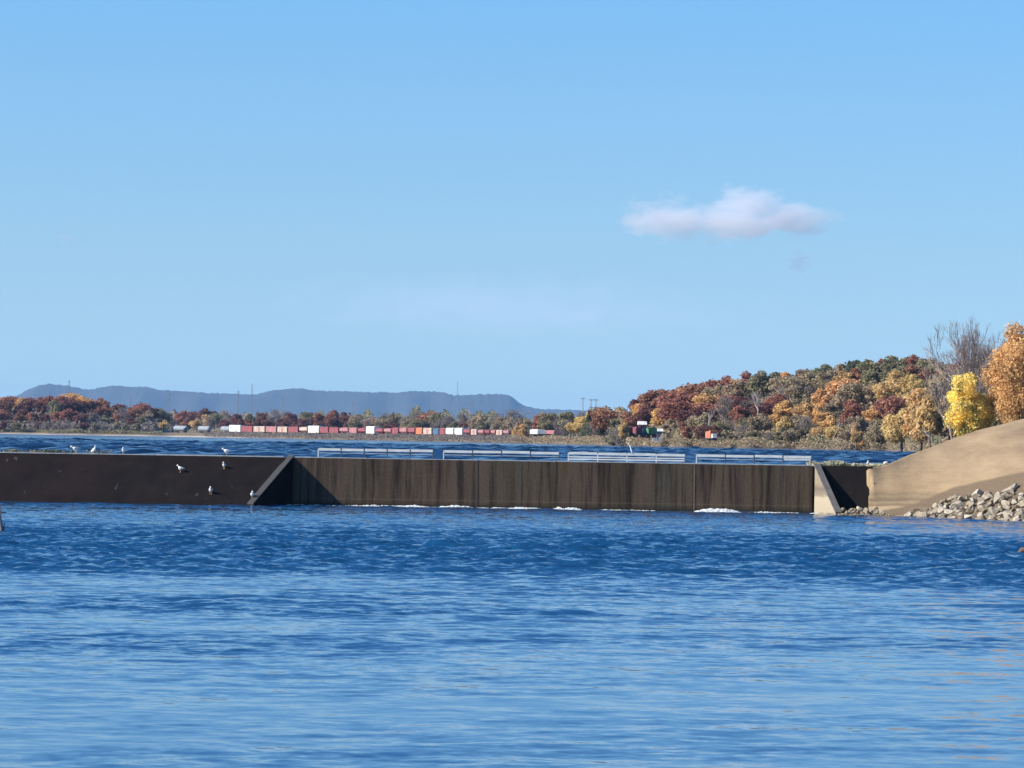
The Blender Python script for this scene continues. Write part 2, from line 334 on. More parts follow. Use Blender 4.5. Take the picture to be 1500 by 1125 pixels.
for k in range(NW):
    lam = 0.5 * (6.0 ** (r.uniform(0, 1) ** 1.5)); a = r.normal(-math.pi / 2, 0.8); kk = 2 * np.pi / lam
    H += math.sqrt(2 / NW) / kk * np.sin(kk * (WX * np.cos(a) + WY * np.sin(a)) + r.uniform(0, 6.28) + wn_ * r.uniform(-1, 1.0))
fade = ((np.abs(WX) < 37) & (WY > 29)).astype(float)
H = H * CHOP * fade * 0.7
idx = np.arange(WX.size).reshape(WX.shape)
Q = np.stack([idx[:-1, :-1], idx[1:, :-1], idx[1:, 1:], idx[:-1, 1:]], -1).reshape(-1, 4)
M_water = watermat('river_water', (.006, .052, .140), True, 6.4, 3.6, (.75, 1.0, 1), 0.06)
wm = mesh('river', np.stack([WX, WY, H], -1).reshape(-1, 3), Q, True)
at = wm.attributes.new('chop', 'FLOAT', 'POINT'); at.data.foreach_set('value', np.clip(CHOP, 0.01, .5).astype(np.float32).ravel())
river = link('river_water', wm, M_water); tag(river, kind='structure')
# pool above the dam
xs = np.concatenate([[-6000, -1500, -400, -160], np.arange(-100, 100.1, 0.8), [160, 400, 1500, 6000]]); ys = np.concatenate([np.arange(200.4, 650, 0.42), np.arange(660, 1000, 12), [1050, 1200, 1500, 1800, 2200]])
PX2, PY2 = np.meshgrid(xs, ys, indexing='ij'); H2 = np.zeros_like(PX2); wv = 1.5 * fbm2(PX2, PY2, 77, 3, .12); gust = np.clip(.75 + .35 * fbm2(PX2 * .25, PY2 * .6, 78, 3, .05), .3, 1.3)
for k in range(50):
    lam = 1.7 * (2.4 ** r.uniform(0, 1)); a = r.normal(-math.pi / 2, 0.6); kk = 2 * np.pi / lam
    H2 += 0.27 * math.sqrt(2 / 50) / kk * np.sin(kk * (PX2 * np.cos(a) + PY2 * np.sin(a)) + r.uniform(0, 6.28) + wv * r.uniform(-1, 1))
H2 *= gust
H2 *= ((np.abs(PX2) < 101) & (PY2 < 650)) * np.clip((PY2 - 200.4) / 8, 0.05, 1)
idx = np.arange(PX2.size).reshape(PX2.shape); Q = np.stack([idx[:-1, :-1], idx[1:, :-1], idx[1:, 1:], idx[:-1, 1:]], -1).reshape(-1, 4)
M_lake = watermat('lake_water', (.004, .020, .055), False, 1.2, 1.2, (.6, 1, 1), 0.08)
lake = link('lake_water', mesh('lake', np.stack([PX2, PY2, H2 + POOL], -1).reshape(-1, 3), Q, True), M_lake); tag(lake, kind='structure')

# ---------------------------------------------------------------- far bluffs
hp = [(-900, 632), (-500, 600), (-200, 612), (-60, 606), (0, 590), (30, 577), (45, 569), (60, 563.5), (75, 562.5), (100, 565), (120, 570), (133, 571), (150, 567), (170, 565), (200, 567), (215, 567), (232, 571), (300, 575.5), (350, 577.5), (375, 577.5), (395, 573), (410, 570.5), (428, 569.5), (440, 568.5), (455, 571.5), (480, 573), (520, 574), (545, 575), (560, 574), (578, 575.5), (600, 573), (640, 574), (652, 575.5), (665, 579.5), (690, 579), (705, 577.5), (735, 577.5), (748, 580), (758, 588), (768, 595), (790, 599), (815, 600), (880, 602), (960, 606), (1100, 606), (1500, 612), (2200, 620), (2600, 640)]
HY = 20000.0
px = np.arange(-900, 2600, 2.5); sil = np.interp(px, [p[0] for p in hp], [p[1] for p in hp]); hz = (horizon(px) - sil) / F * HY + CH
prof = np.array([0.0, 0.10, 0.30, 0.58, 0.84, 1.0, 0.95, 0.7, 0.2]); dy = np.array([-1000, -800, -560, -330, -130, 0, 160, 500, 1000.])
PXh, K = np.meshgrid(px, np.arange(len(prof)), indexing='ij')
Yh = HY + dy[K] + 60 * np.sin(PXh * .06 + 2 * np.sin(PXh * .021)) * (K != 5); Xh = (PXh - 750) / F * HY
rr = np.random.default_rng(3); Zh = hz[:, None] * prof[K] * (1 + 0.05 * np.sin(PXh * .05 + 2.1 * np.sin(PXh * .03) + K) * (K < 4)) + rr.uniform(-3, 3, PXh.shape) * (K == 5) + rr.uniform(-1.5, 1.5, PXh.shape) * (K == 4)
idx = np.arange(PXh.size).reshape(PXh.shape); Q = np.stack([idx[:-1, :-1], idx[1:, :-1], idx[1:, 1:], idx[:-1, 1:]], -1).reshape(-1, 4)
m, nt, b = newmat('wooded_bluff'); f = noise(nt, 0.012, 6, 0.7); g = noise(nt, 0.09, 3, 0.7)
c = ramp(nt, f, [(0.3, (.018, .026, .030)), (0.5, (.035, .036, .035)), (0.7, (.055, .042, .036))]); c = mixc(nt, .7, c, ramp(nt, g, [(.3, (.5, .5, .5)), (.7, (1.4, 1.4, 1.4))]), 'MULTIPLY')
nt.links.new(c, b.inputs['Base Color']); b.inputs['Roughness'].default_value = 0.95
hl = link('distant_hills', mesh('hills', np.stack([Xh, Yh, Zh], -1).reshape(-1, 3), Q, False), m); tag(hl, kind='structure')

# ---------------------------------------------------------------- dam
CREST = 2.48
def X(px, Y=200.0): return xat(px, Y)
# left sloping spillway
xl = X(430) - 0.02
t = thing('sloping_spillway', 'dark sloping concrete spillway face with gulls on it, left of the black triangular shadow', 'spillway', (X(200), 198, 0))
def loc_prism(mb, poly, x0, x1, ox): return mb.prism([(x0 - ox, p[0], p[1]) for p in poly], (x1 - x0, 0, 0))
mb = MB(); A = Vector((xl, 200.0)); B = Vector((xat(372, 196), 196.0))
ox, oy = X(200), 198.0
# slab whose right end is skewed along the wing wall
def V3(x, y, z): return (x - ox, y - oy, z)
mb.v = [V3(-70, 200.6, -2), V3(-70, 200.6, CREST), V3(-70, 200.0, CREST), V3(-70, 196.0, -0.02), V3(-70, 196.0, -2),
        V3(A.x - .30, 200.6, -2), V3(A.x - .30, 200.6, CREST), V3(A.x - .30, 200.0, CREST), V3(B.x - .30, 196.0, -0.02), V3(B.x - .30, 196.0, -2)]
mb.f = [[0, 1, 2, 3, 4], [5, 9, 8, 7, 6], [1, 6, 7, 2], [2, 7, 8, 3], [3, 8, 9, 4], [0, 4, 9, 5], [0, 5, 6, 1]]
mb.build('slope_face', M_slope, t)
mb = MB(); x_ = -70.0
while x_ < A.x - 0.5:
    w = min(random.uniform(2.5, 6), A.x - 0.4 - x_); mb.box(x_ - ox, x_ + w - .04 - ox, 200.05 - oy, 200.5 - oy, CREST, CREST + random.uniform(.035, .07)); x_ += w
mb.build('crest_cap', M_cap, t)
# wing walls
def wing(name, label, A, B, side, mat, matc):
    ax = Vector(A); bx = Vector(B); d = (bx - ax).normalized(); nrm = Vector((-d.y, d.x)) * side
    th = 0.30
    r = thing(name, label, 'wing wall', (ax.x, ax.y, 0))
    P = [(0, 0, -2), (0, 0, CREST + .02), (bx.x - ax.x, bx.y - ax.y, 0.03), (bx.x - ax.x, bx.y - ax.y, -2)]
    MB().prism(P, (nrm.x * th, nrm.y * th, 0)).build('wall_body', mat, r)
    up = .07; e = .03
    Q_ = [(-d.x * .1, -d.y * .1, CREST + .02 + e), (bx.x - ax.x, bx.y - ax.y, 0.03 + e), (bx.x - ax.x, bx.y - ax.y, 0.03 + e + up), (-d.x * .1, -d.y * .1, CREST + .02 + e + up)]
    MB().prism([(p[0] - nrm.x * .03, p[1] - nrm.y * .03, p[2]) for p in Q_], (nrm.x * (th + .06), nrm.y * (th + .06), 0)).build('sloping_coping', matc, r)
    return r
wing('wing_wall', 'shaded triangular concrete wing wall between the dark spillway slope and the stained wall', A, B, -1, M_slope, M_curb)  # wing face coloured with the dark slope material to deepen its shade
A2 = (X(1193.5), 199.7); B2 = (xat(1226, 197.2), 197.2)
wing('wing_wall', 'sunlit tan triangular wing wall at the right end of the stained wall', A2, B2, 1, M_tanwall, plain('tan_coping_concrete', (.16, .145, .13), .8))
# middle stained wall
x0, x1 = A.x + .02, X(1191); ox = (x0 + x1) / 2
t = thing('dam_wall', 'long brown stained vertical concrete wall below the white railings', 'wall', (ox, 200, 0))
MB().box(x0 - ox, x1 - ox, 0, .6, -2, CREST).build('wall_face', M_wall, t)
mb = MB(); x_ = x0
while x_ < x1 - .1:
    w = min(random.uniform(2.0, 5), x1 - x_); mb.box(x_ - ox, x_ + w - .05 - ox, 0.03, .5, CREST, CREST + random.uniform(.03, .06)); x_ += w
mb.build('crest_cap', M_cap, t)
for p_ in (700, 1018): MB().box(X(p_) - .035 - ox, X(p_) + .035 - ox, -.015, .01, -1, CREST - .002).build('joint_strip', M_curb if p_ == 700 else M_bark, t)
# right abutment slope
x0, x1 = A2[0] + .3, X(1279); ox = x0
t = thing('abutment_wall', 'small dark concrete abutment slope between the tan wing wall and the sand bank', 'wall', (ox, 200, 0))
mb = MB(); mb.v = [(0.02, .5, -2), (x1 - ox, .5, -2), (x1 - ox + .05, .5, CREST + .02), (0.02, .5, CREST + .02), (0.02, 0, CREST + .02), (x1 - ox + .05, 0, CREST + .02), (x1 - ox - .1, -1.3, -.3), (0.02, -1.3, -.3), (x1 - ox - .1, -1.3, -2), (0.02, -1.3, -2)]
mb.f = [[0, 1, 2, 3], [3, 2, 5, 4], [4, 5, 6, 7], [7, 6, 8, 9], [0, 9, 8, 1], [1, 8, 6, 5, 2], [0, 3, 4, 7, 9]]
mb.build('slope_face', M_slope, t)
M_weed = leafmat('weeds', (.22, .22, .13), (.38, .36, .24), (.52, .48, .34))

# railings on the crest
def rail(p0, p1, full, label):
    x0, x1 = X(p0), X(p1); L = x1 - x0; y = .30
    r = thing('guardrail', label, 'railing', (x0, 200 + y, CREST + .05), group='low white railing sections on the dam crest')
    npn = 5 if p0 < 500 else 4
    for k in range(npn + 1):
        xx = min(L - .03, k * L / npn); MB().box(xx - .025, xx + .025, -.03, .03, 0, .44).build('post', M_railw if (full or k in (0,)) and k != npn else M_raild, r)
    for k in range(npn):
        a, c = k * L / npn + .035, (k + 1) * L / npn - .035; M = Matrix.Translation(((a + c) / 2, 0, .40 + random.uniform(-.012, .012))) @ Matrix.Rotation(random.uniform(-.006, .006), 4, 'Y'); h = (c - a) / 2
        MB().box(-h, h, -.035, -.005, -.065, .065, M).build('top_board', M_railw, r)
        M2_ = Matrix.Translation(((a + c) / 2, 0, 0)) @ Matrix.Rotation(random.uniform(-.006, .006), 4, 'Y')
        if full:
            MB().box(-h, h, -.03, 0, .19, .25, M2_).build('lower_rail', M_railw, r); MB().box(-h, h, -.03, 0, .07, .14, M2_).build('lower_rail', M_railw, r)
        else:
            MB().box(-h, h, -.02, 0, .20, .23, M2_).build('lower_rail', M_railp, r)
            if p0 > 1000 and k == npn - 1: MB().box(-h, h, -.02, 0, .24, .32, M2_).build('lower_rail', M_railw, r)
rail(466, 635, False, 'low white railing section nearest the black triangular shadow, with five boards')
rail(650, 820, False, 'low white railing section second from the left, directly right of the five-board section')
rail(833, 1005, True, 'low white railing section with two full lower rails and a slim white bird on it')
rail(1021, 1190, False, 'low white railing section at the right end of the wall, beside the tan wing wall')

# ---------------------------------------------------------------- sand embankment with stone toe
EX = [18.75, 20.7, 22.8, 26.3, 40, 95]; EYF = [197.9, 196, 192, 186, 176, 150]; EZR = [.02, .14, .98, 1.75, 3.9, 8]; EZB = [.06, .50, 1.48, 2.42, 4.8, 9]
TX = [18.7, 19.4, 20.9, 23.1, 25.3, 27.5, 35, 60, 95]; TZ = [2.44, 2.50, 3.06, 3.83, 4.6, 5.18, 6.6, 9.0, 10.5]
def embank_knots(x):
    yf = np.interp(x, EX, EYF); zr = np.interp(x, EX, EZR); zb = np.interp(x, EX, EZB); zt = np.interp(x, TX, TZ)
    yr = yf + zr / .30; yb = yr + (zb - zr) / .5 + .02; yc = max(float(np.interp(x, [18.7, 20, 22, 24], [199.7, 200.7, 203.2, 205])), yb + (.9 if x < 21 else 3)); ye = yc + 8
    return [(yf - 6, -2.2), (yf, 0.0), (yr, zr), (yb, zb), (yc, zt), (ye, zt - 1.8), (ye + 24, -1.5)]
def embank_z(x, Y):
    k = embank_knots(x); return float(np.interp(Y, [a[0] for a in k], [a[1] for a in k]))
xs = np.concatenate([np.arange(18.75, 34, .2), np.arange(34, 95, 2)]); V = []; st = []; NU = 60
for x in xs:
    k = embank_knots(x); U = []
    segs = [4, 10, 4, 26, 6, 9]
    for i, s_ in enumerate(segs):
        for j in range(s_):
            q = j / s_; y = k[i][0] * (1 - q) + k[i + 1][0] * q; z = k[i][1] * (1 - q) + k[i + 1][1] * q
            bul = .12 * math.sin(math.pi * q) if i == 3 else 0
            nz = 0.02 * math.sin(x * 1.3 + y * .9) + .015 * math.sin(x * 3.1 - y * 2.3) + .01 * math.sin(x * 6.3 + y * 4.7)
            edge = 0 if (x < 19 or i == 0) else 1
            U.append((x + (.12 * math.sin(z * 5) + .07 * math.sin(z * 13 + 1) if x < 18.8 else 0), y, z + bul + nz * edge * .6)); st.append(1.0 if i in (1, 2) and not (i == 1 and j == 0) or (i == 3 and j == 0) else 0.0)
    U.append((x, k[-1][0], k[-1][1])); st.append(0.0); V += U
nu = len(V) // len(xs); V += [(18.75, v[1], -2.4) for v in V[:nu]]; st += [0.0] * nu
idx = np.arange(nu * len(xs)).reshape(len(xs), nu); Q = np.stack([idx[:-1, :-1], idx[1:, :-1], idx[1:, 1:], idx[:-1, 1:]], -1).reshape(-1, 4).tolist()
o_ = nu * len(xs); Q += [[i, i + 1, o_ + i + 1, o_ + i] for i in range(nu - 1)]
me = mesh('embankment', V, Q, True); a = me.attributes.new('strip', 'FLOAT', 'POINT'); a.data.foreach_set('value', np.array(st, dtype=np.float32))
emb = link('sand_embankment', me, M_sand); tag(emb, kind='structure')

# riprap
def rock_mesh(seed):
    r = np.random.default_rng(seed); bm = bmesh.new(); bmesh.ops.create_icosphere(bm, subdivisions=3, radius=1.0)
    pl = [(Vector(r.normal(size=3)).normalized(), r.uniform(.40, .74)) for _ in range(12)]
    sc = Vector((r.uniform(.9, 1.35), r.uniform(.7, 1.0), r.uniform(.55, .8)))
    for v in bm.verts:
        p = v.co.copy()
        for n_, d_ in pl:
            q = p.dot(n_) - d_
            if q > 0: p -= n_ * q
        v.co = Vector((p.x * sc.x, p.y * sc.y, p.z * sc.z)) * (1 + r.uniform(-.015, .015))
    me = bpy.data.meshes.new('rock'); bm.to_mesh(me); bm.free(); me.materials.append(M_rock); return me
ROCKS = [rock_mesh(100 + i) for i in range(12)]
ORD = 'first second third fourth fifth sixth seventh eighth ninth tenth eleventh twelfth thirteenth fourteenth fifteenth sixteenth seventeenth eighteenth nineteenth twentieth'.split()
def ordinal(i):
    if i < 20: return ORD[i]
    T = ['twenty', 'thirty', 'forty', 'fifty', 'sixty', 'seventy', 'eighty', 'ninety']
    i += 1; tn, u = divmod(i, 10); w = T[tn - 2]
    return (w[:-1] + 'ieth') if u == 0 else w + '-' + ORD[u - 1]
rk = []
def put_rock(x, y, z, s):
    rk.append((x, y, z, s, random.randrange(12), (random.uniform(-.5, .5), random.uniform(-.5, .5), random.uniform(0, 6.28))))
x = 20.3
rows = {}
for j in range(24):
    x = 20.2 + random.uniform(0, .3)
    while x < 29.5:
        yf = np.interp(x, EX, EYF); zr = np.interp(x, EX, EZR); yr = yf + zr / .30
        q = (j + random.uniform(-.3, .3)) * .42; Y = yf - .25 + q
        s = random.uniform(.19, .38) * (1.25 if random.random() < .15 else 1)
        if Y < yr + .05 and pxof(x, Y) < 1508:
            rk.append((x, Y, embank_z(x, Y) + s * .28, s, random.randrange(12), (random.uniform(-.6, .6), random.uniform(-.6, .6), random.uniform(0, 6.28)), j))
        x += s * random.uniform(1.25, 1.7)
print('rocks', len(rk))
rk = sorted(rk, key=lambda a: -a[3])[:290]
byrow = {}
for a in rk: byrow.setdefault(a[6], []).append(a)
for j, L in byrow.items():
    L.sort(key=lambda a: a[0])
    for i, a in enumerate(L):
        o = link('boulder', ROCKS[a[4]], None, None, (a[0], a[1], a[2])); o.scale = (a[3],) * 3; o.rotation_euler = a[5]
        tag(o, f"{'large ' if a[3] > .34 else 'small ' if a[3] < .24 else ''}pale limestone rock, {ordinal(i)} from the left, {ordinal(j)} row up from the water", 'rock', 'riprap rocks below the sand bank')
small = []
for i in range(16):
    px_ = 1233 + i * 4.0 + random.uniform(-2, 2); Y = random.uniform(196.6, 198.2); s = random.uniform(.16, .34) if px_ > 1242 else .17
    small.append((xat(px_, Y), Y, s))
for i, (x, Y, s) in enumerate(sorted(small)):
    o = link('boulder', ROCKS[i % 12], None, None, (x, Y, .12 + (.16 if i % 3 == 1 else 0))); o.scale = (s,) * 3; o.rotation_euler = (random.uniform(-.5, .5), random.uniform(-.5, .5), random.uniform(0, 6))
    tag(o, f'small rock at the foot of the dark abutment, {ordinal(i)} from the tan wing wall', 'rock', 'rocks at the foot of the abutment')
# gravel bed under the toe stones so that they rest on something
mbx = MB(); 
for i in range(14):
    x = 16.9 + i * .2; mbx.box(x, x + .19, 196.3 + .1 * math.sin(i), 198.7, -1, .05 + .03 * math.sin(i * 2.1))
gv = mbx.build('gravel_bar', M_sand); tag(gv, kind='structure')

# ---------------------------------------------------------------- leaf cards, tree meshes
def quads(P, Nn, size, r, aspect=1.0):
    n = len(P); a = r.normal(size=(n, 3)); u = np.cross(Nn, a); u /= np.linalg.norm(u, axis=1)[:, None] + 1e-9; v = np.cross(Nn, u)
    s = (size if np.ndim(size) else np.full(n, size))[:, None]; u = u * s * .5; v = v * s * .5 * aspect
    V = np.stack([P - u - v * .6, P + u * .7 - v, P + u + v * .7, P - u * .6 + v], 1).reshape(-1, 3)
    return V, np.arange(4 * n).reshape(n, 4)
def crown_mesh(name, seed, nleaf, size, R=3.6, H0=2.2, H1=10, nb=16, taper=0.0, holes=0.0, low=0):
    r = np.random.default_rng(seed); cz = (H0 + H1) / 2; hz = (H1 - H0) / 2; B = []
    while len(B) < nb:
        p = r.normal(size=3); p /= np.linalg.norm(p); rad = r.uniform(.25, .78); q = p * rad
        zz = cz + q[2] * hz; w = R * (1 - taper * max(0, (zz - H0) / (H1 - H0)))
        if q[2] < -.72 and not low: continue
        B.append((q[0] * w, q[1] * w, zz, r.uniform(.26, .44) * R * (1 - taper * .6 * max(0, q[2]))))
    B = np.array(B); wgt = B[:, 3] ** 2; k = r.choice(nb, size=nleaf, p=wgt / wgt.sum())
    d = r.normal(size=(nleaf, 3)); d /= np.linalg.norm(d, axis=1)[:, None]
    rad = B[k, 3] * (1 - .45 * r.random(nleaf) ** 2) * (1 + .16 * r.normal(size=nleaf)); P = B[k, :3] + d * rad[:, None] * np.array([1, 1, .85])
    nrm = d + .75 * r.normal(size=(nleaf, 3)); nrm /= np.linalg.norm(nrm, axis=1)[:, None]
    V, Fq = quads(P, nrm, size * r.uniform(.6, 1.3, nleaf), r); return mesh(name, V, Fq), B
def trunk_mesh(name, B, seed, rb=.28, n=7, k=9):
    mb = MB(); top = B[:, 2].max() - .8; r = random.Random(seed)
    pts = [(0.15 * math.sin(z * .7 + seed), .15 * math.cos(z * .9), z) for z in np.linspace(-.8, top, 7)]
    mb.tube(pts, [rb * (1 - .12 * i) for i in range(7)], n)
    for i in range(min(k, len(B))):
        e = B[i]; z0 = max(1.2, e[2] * .55); q = (z0 + .8) / (top + .8); s = (0.15 * math.sin(z0 * .7 + seed), .15 * math.cos(z0 * .9), z0)
        mid_ = ((s[0] + e[0]) * .45, (s[1] + e[1]) * .45, (s[2] + e[2]) / 2 + .1); mb.tube([s, mid_, (e[0], e[1], e[2])], [rb * (1 - q) * .6 + .04, rb * .28, .03], 5)
    return mb.me(name, True)
def bare_mesh(name, seed, depth=5, rb=.26, L0=3.0, spread=.55, twig=True, trunks=1, minr=.016, H=10.0):
    r = random.Random(seed); mb = MB(); tw = []
    def grow(p, d, L, rad, lev):
        pts = [p]; dd = d.copy(); q = p.copy()
        for i in range(3):
            dd = (dd + Vector((r.uniform(-1, 1), r.uniform(-1, 1), r.uniform(-.3, .8))) * .16).normalized(); q = q + dd * (L / 3); pts.append(q.copy())
        mb.tube(pts, [rad, rad * .85, rad * .72, rad * .6], 5 if lev < 2 else 3, caps=False)
        if lev >= depth: tw.append(q); return
        nb = 3 if lev < 3 else r.choice((2, 3))
        for k in range(nb):
            az = r.uniform(0, 6.28); s = spread * r.uniform(.6, 1.3)
            side = dd.cross(Vector((math.cos(az), math.sin(az), .3))).normalized(); nd = (dd * math.cos(s) + side * math.sin(s)); nd.z += .12; nd.normalize()
            st_ = pts[-1] if k < 2 else pts[r.choice((1, 2))]
            grow(st_.copy(), nd, L * r.uniform(.66, .86), max(minr, rad * .6), lev + 1)
    for k in range(trunks): grow(Vector((.25 * k, .1 * k, -.6)), Vector((r.uniform(-.3, .3) * (trunks > 1), 0, 1)).normalized(), L0, rb, 0)
    zm = max(v[2] for v in mb.v); mb.v = [tuple(c * (H / zm) for c in v) for v in mb.v]; return mesh(name, mb.v, mb.f, False), [t_ * (H / zm) for t_ in tw]
BROAD = []
for i in range(6):
    c, B_ = crown_mesh('crown', 20 + i, 4200, .42, R=[3.9, 3.4, 4.3, 3.2, 3.7, 4.0][i], H0=[2.0, 1.4, 2.4, 1.2, 1.6, 1.0][i], nb=[18, 14, 20, 15, 24, 17][i], taper=[0, .3, .1, .45, .2, .15][i]); BROAD.append((c, trunk_mesh('trunk', B_, 20 + i)))
AIRY = []
for i in range(3):
    c, B_ = crown_mesh('crown', 40 + i, 1500, .26, R=3.5, H0=1.6, nb=12); me_, tw = bare_mesh('trunk', 50 + i, depth=4, rb=.25, minr=.035); AIRY.append((c, me_))
def conifer(seed):
    r = np.random.default_rng(seed); n = 3600; z = 1.0 + 9.0 * r.random(n) ** 1.25; tier = (z * 1.35) % 1.0; w = (10.3 - z) / 9.3 * 2.4 * (1.05 - .45 * tier); a = r.uniform(0, 6.28, n); rad = w * np.sqrt(r.uniform(.25, 1, n)) * (1 + .15 * np.sin(a * 5 + seed))
    P = np.stack([rad * np.cos(a), rad * np.sin(a), z - .18 * rad], 1); nr = np.stack([np.cos(a) * .5, np.sin(a) * .5, np.ones(n)], 1) + .5 * r.normal(size=(n, 3)); nr /= np.linalg.norm(nr, axis=1)[:, None]
    V, Fq = quads(P, nr, .42 * r.uniform(.6, 1.2, n), r); return mesh('crown', V, Fq), MB().tube([(0, 0, -.8), (0, 0, 5), (0, 0, 9.8)], [.24, .14, .03], 7).me('trunk')
CONI = [conifer(1), conifer(2)]
NAMES = {'maroon': 'maroon', 'rust': 'rust-red', 'orange': 'orange', 'golden': 'golden', 'yellow': 'bright yellow', 'olive': 'olive green', 'green': 'dark green', 'tan': 'pale tan', 'grey-brown': 'bare brown'}
def tree(kind, x, Y, z, h, wf, group=None, label=None, var=None):
    if kind == 'conifer': c, tk = CONI[random.randrange(2)]; cm = LEAF['green']; nm_ = 'conifer_tree'
    elif kind == 'grey-brown': c, tk = AIRY[random.randrange(3)]; cm = LEAF[kind]; nm_ = 'bare_tree'
    else: c, tk = BROAD[var if var is not None else random.randrange(6)]; cm = LEAF[kind]; nm_ = 'broadleaf_tree'
    s = h / 10.0; r = thing(nm_, label or 'tree', 'tree', (x, Y, z - .1), random.uniform(0, 6.28), group, (s * wf, s * wf, s))
    link('crown', c, cm, r); link('trunk', tk, M_bark if kind != 'grey-brown' else M_greybark, r); return r
TREES = []
def row(where, px0, px1, step, off, hr, kinds, wf=1.0, zoff=0, group='trees', skip=()):
    """kinds: function px -> weighted list"""
    out = []; px_ = px0 + random.uniform(0, step)
    while px_ < px1:
        p = px_ + random.uniform(-.25, .25) * step
        if not any(a < p < b_ for a, b_ in skip):
            k = random.choice(kinds(p)); k = random.choice(['olive', 'golden', 'tan', 'rust', 'green']) if k == 'green' else k; Y = float(farline(p)) + off + random.uniform(-6, 6); h = random.uniform(*hr)
            out.append((p, k, Y, h, random.uniform(.85, 1.15) * wf))
        px_ += step * random.uniform(.8, 1.2)
    out.sort(key=lambda a: a[0]); cnt = {}
    for p, k, Y, h, w in out:
        i = cnt.get(k, 0); cnt[k] = i + 1
        nmk = NAMES.get(k, 'dark conifer')
        r = tree(k, (p - 751) / F * Y, Y, float(ground(p, Y)) + zoff, h, w, group, f"{nmk} tree, {ordinal(i)} of its colour from left, {where}")
        TREES.append(r)
L_left = lambda p: ['maroon', 'rust', 'maroon', 'rust', 'maroon', 'grey-brown', 'olive'] if p < 160 else ['maroon', 'rust', 'tan', 'olive', 'grey-brown']
L_low = lambda p: (['maroon', 'grey-brown', 'olive', 'rust', 'grey-brown', 'olive'] if p < 150 else ['green', 'grey-brown', 'olive', 'maroon', 'grey-brown'])
G = 'trees on the left shore'
row('lowest row, left shore', -30, 215, 15, 6, (4.5, 7), L_low, 1.25, 0, G)
row('second row, left shore', -30, 225, 17, 34, (7, 9), L_left, 1.4, 0, G)
row('third row, left shore', -30, 228, 17, 62, (8, 10), L_left, 1.4, 0, G)
row('skyline row, left shore', -30, 235, 15, 92, (8.5, 11), lambda p: ['maroon', 'rust', 'rust', 'orange'] if p < 140 else ['maroon', 'rust', 'olive'], 1.4, 0, G)
G = 'trees behind the freight cars'
def kb(p):
    if p < 350: return ['tan', 'golden', 'maroon', 'grey-brown', 'olive', 'rust', 'grey-brown']
    if p < 520: return ['maroon', 'maroon', 'rust', 'maroon', 'grey-brown', 'olive']
    return ['tan', 'grey-brown', 'olive', 'grey-brown', 'maroon', 'tan']
row('front row behind the freight cars', 232, 770, 18, 10, (7.5, 10), kb, 1.35, 0, G)
row('back row behind the freight cars', 232, 530, 17, 70, (9.5, 12), kb, 1.3, 0, G)
row('back row behind later freight cars', 530, 770, 17, 75, (10, 13), lambda p: ['grey-brown', 'olive', 'tan', 'grey-brown', 'rust'], 1.35, 0, G)
G = 'trees on the low middle shore'
kc = lambda p: ['tan', 'golden', 'grey-brown', 'tan', 'olive', 'grey-brown', 'rust']
row('front row, low middle shore', 765, 925, 17, 6, (5, 7.5), kc, 1.35, 0, G, skip=((797, 826),))
row('middle row, low middle shore', 768, 925, 17, 40, (8.5, 11), kc, 1.25, 0, G)
row('back row, low middle shore', 770, 905, 17, 110, (8, 10.5), lambda p: ['grey-brown', 'olive', 'grey-brown', 'tan'], 1.2, 0, G)
G = 'trees on the right hillside'
def kr(level):
    def f_(p):
        if level >= 4:
            if p < 1040: return ['rust', 'maroon', 'rust', 'rust']
            if p < 1130: return ['olive', 'rust', 'rust', 'rust', 'green', 'orange']
            if p < 1230: return ['golden', 'tan', 'tan', 'olive', 'orange']
            return ['olive', 'green', 'rust', 'olive', 'rust']
        if level >= 2:
            if p < 1060: return ['rust', 'rust', 'rust', 'rust', 'orange', 'maroon']
            if p < 1130: return ['rust', 'maroon', 'grey-brown', 'rust', 'golden']
            if p < 1230: return ['golden', 'tan', 'rust', 'orange', 'golden', 'grey-brown']
            return ['rust', 'orange', 'golden', 'rust', 'tan', 'orange']
        if p < 960: return ['golden', 'maroon', 'rust', 'tan']
        if p < 1050: return ['tan', 'maroon', 'rust', 'rust']
        if p < 1200: return ['grey-brown', 'tan', 'tan', 'golden', 'olive']
        return ['golden', 'orange', 'tan', 'golden', 'tan']
    return f_
row('shore row, right hillside', 990, 1375, 21, 4, (3.5, 5.5), kr(0), 1.3, 0, G)
row('second row, right hillside', 978, 1400, 23, 19, (5.5, 8), kr(1), 1.35, 0, G)
row('third row, right hillside', 925, 1420, 23, 38, (7, 9.5), kr(2), 1.35, 0, G)
row('fourth row, right hillside', 922, 1430, 22, 56, (7.5, 9.5), kr(3), 1.35, 0, G)
row('fifth row, right hillside', 925, 1480, 22, 76, (7.5, 9.5), kr(4), 1.35, 0, G)
row('skyline row, right hillside', 920, 1520, 20, 100, (8.2, 9.6), kr(5), 1.35, 0, G)
print('trees', len(TREES))
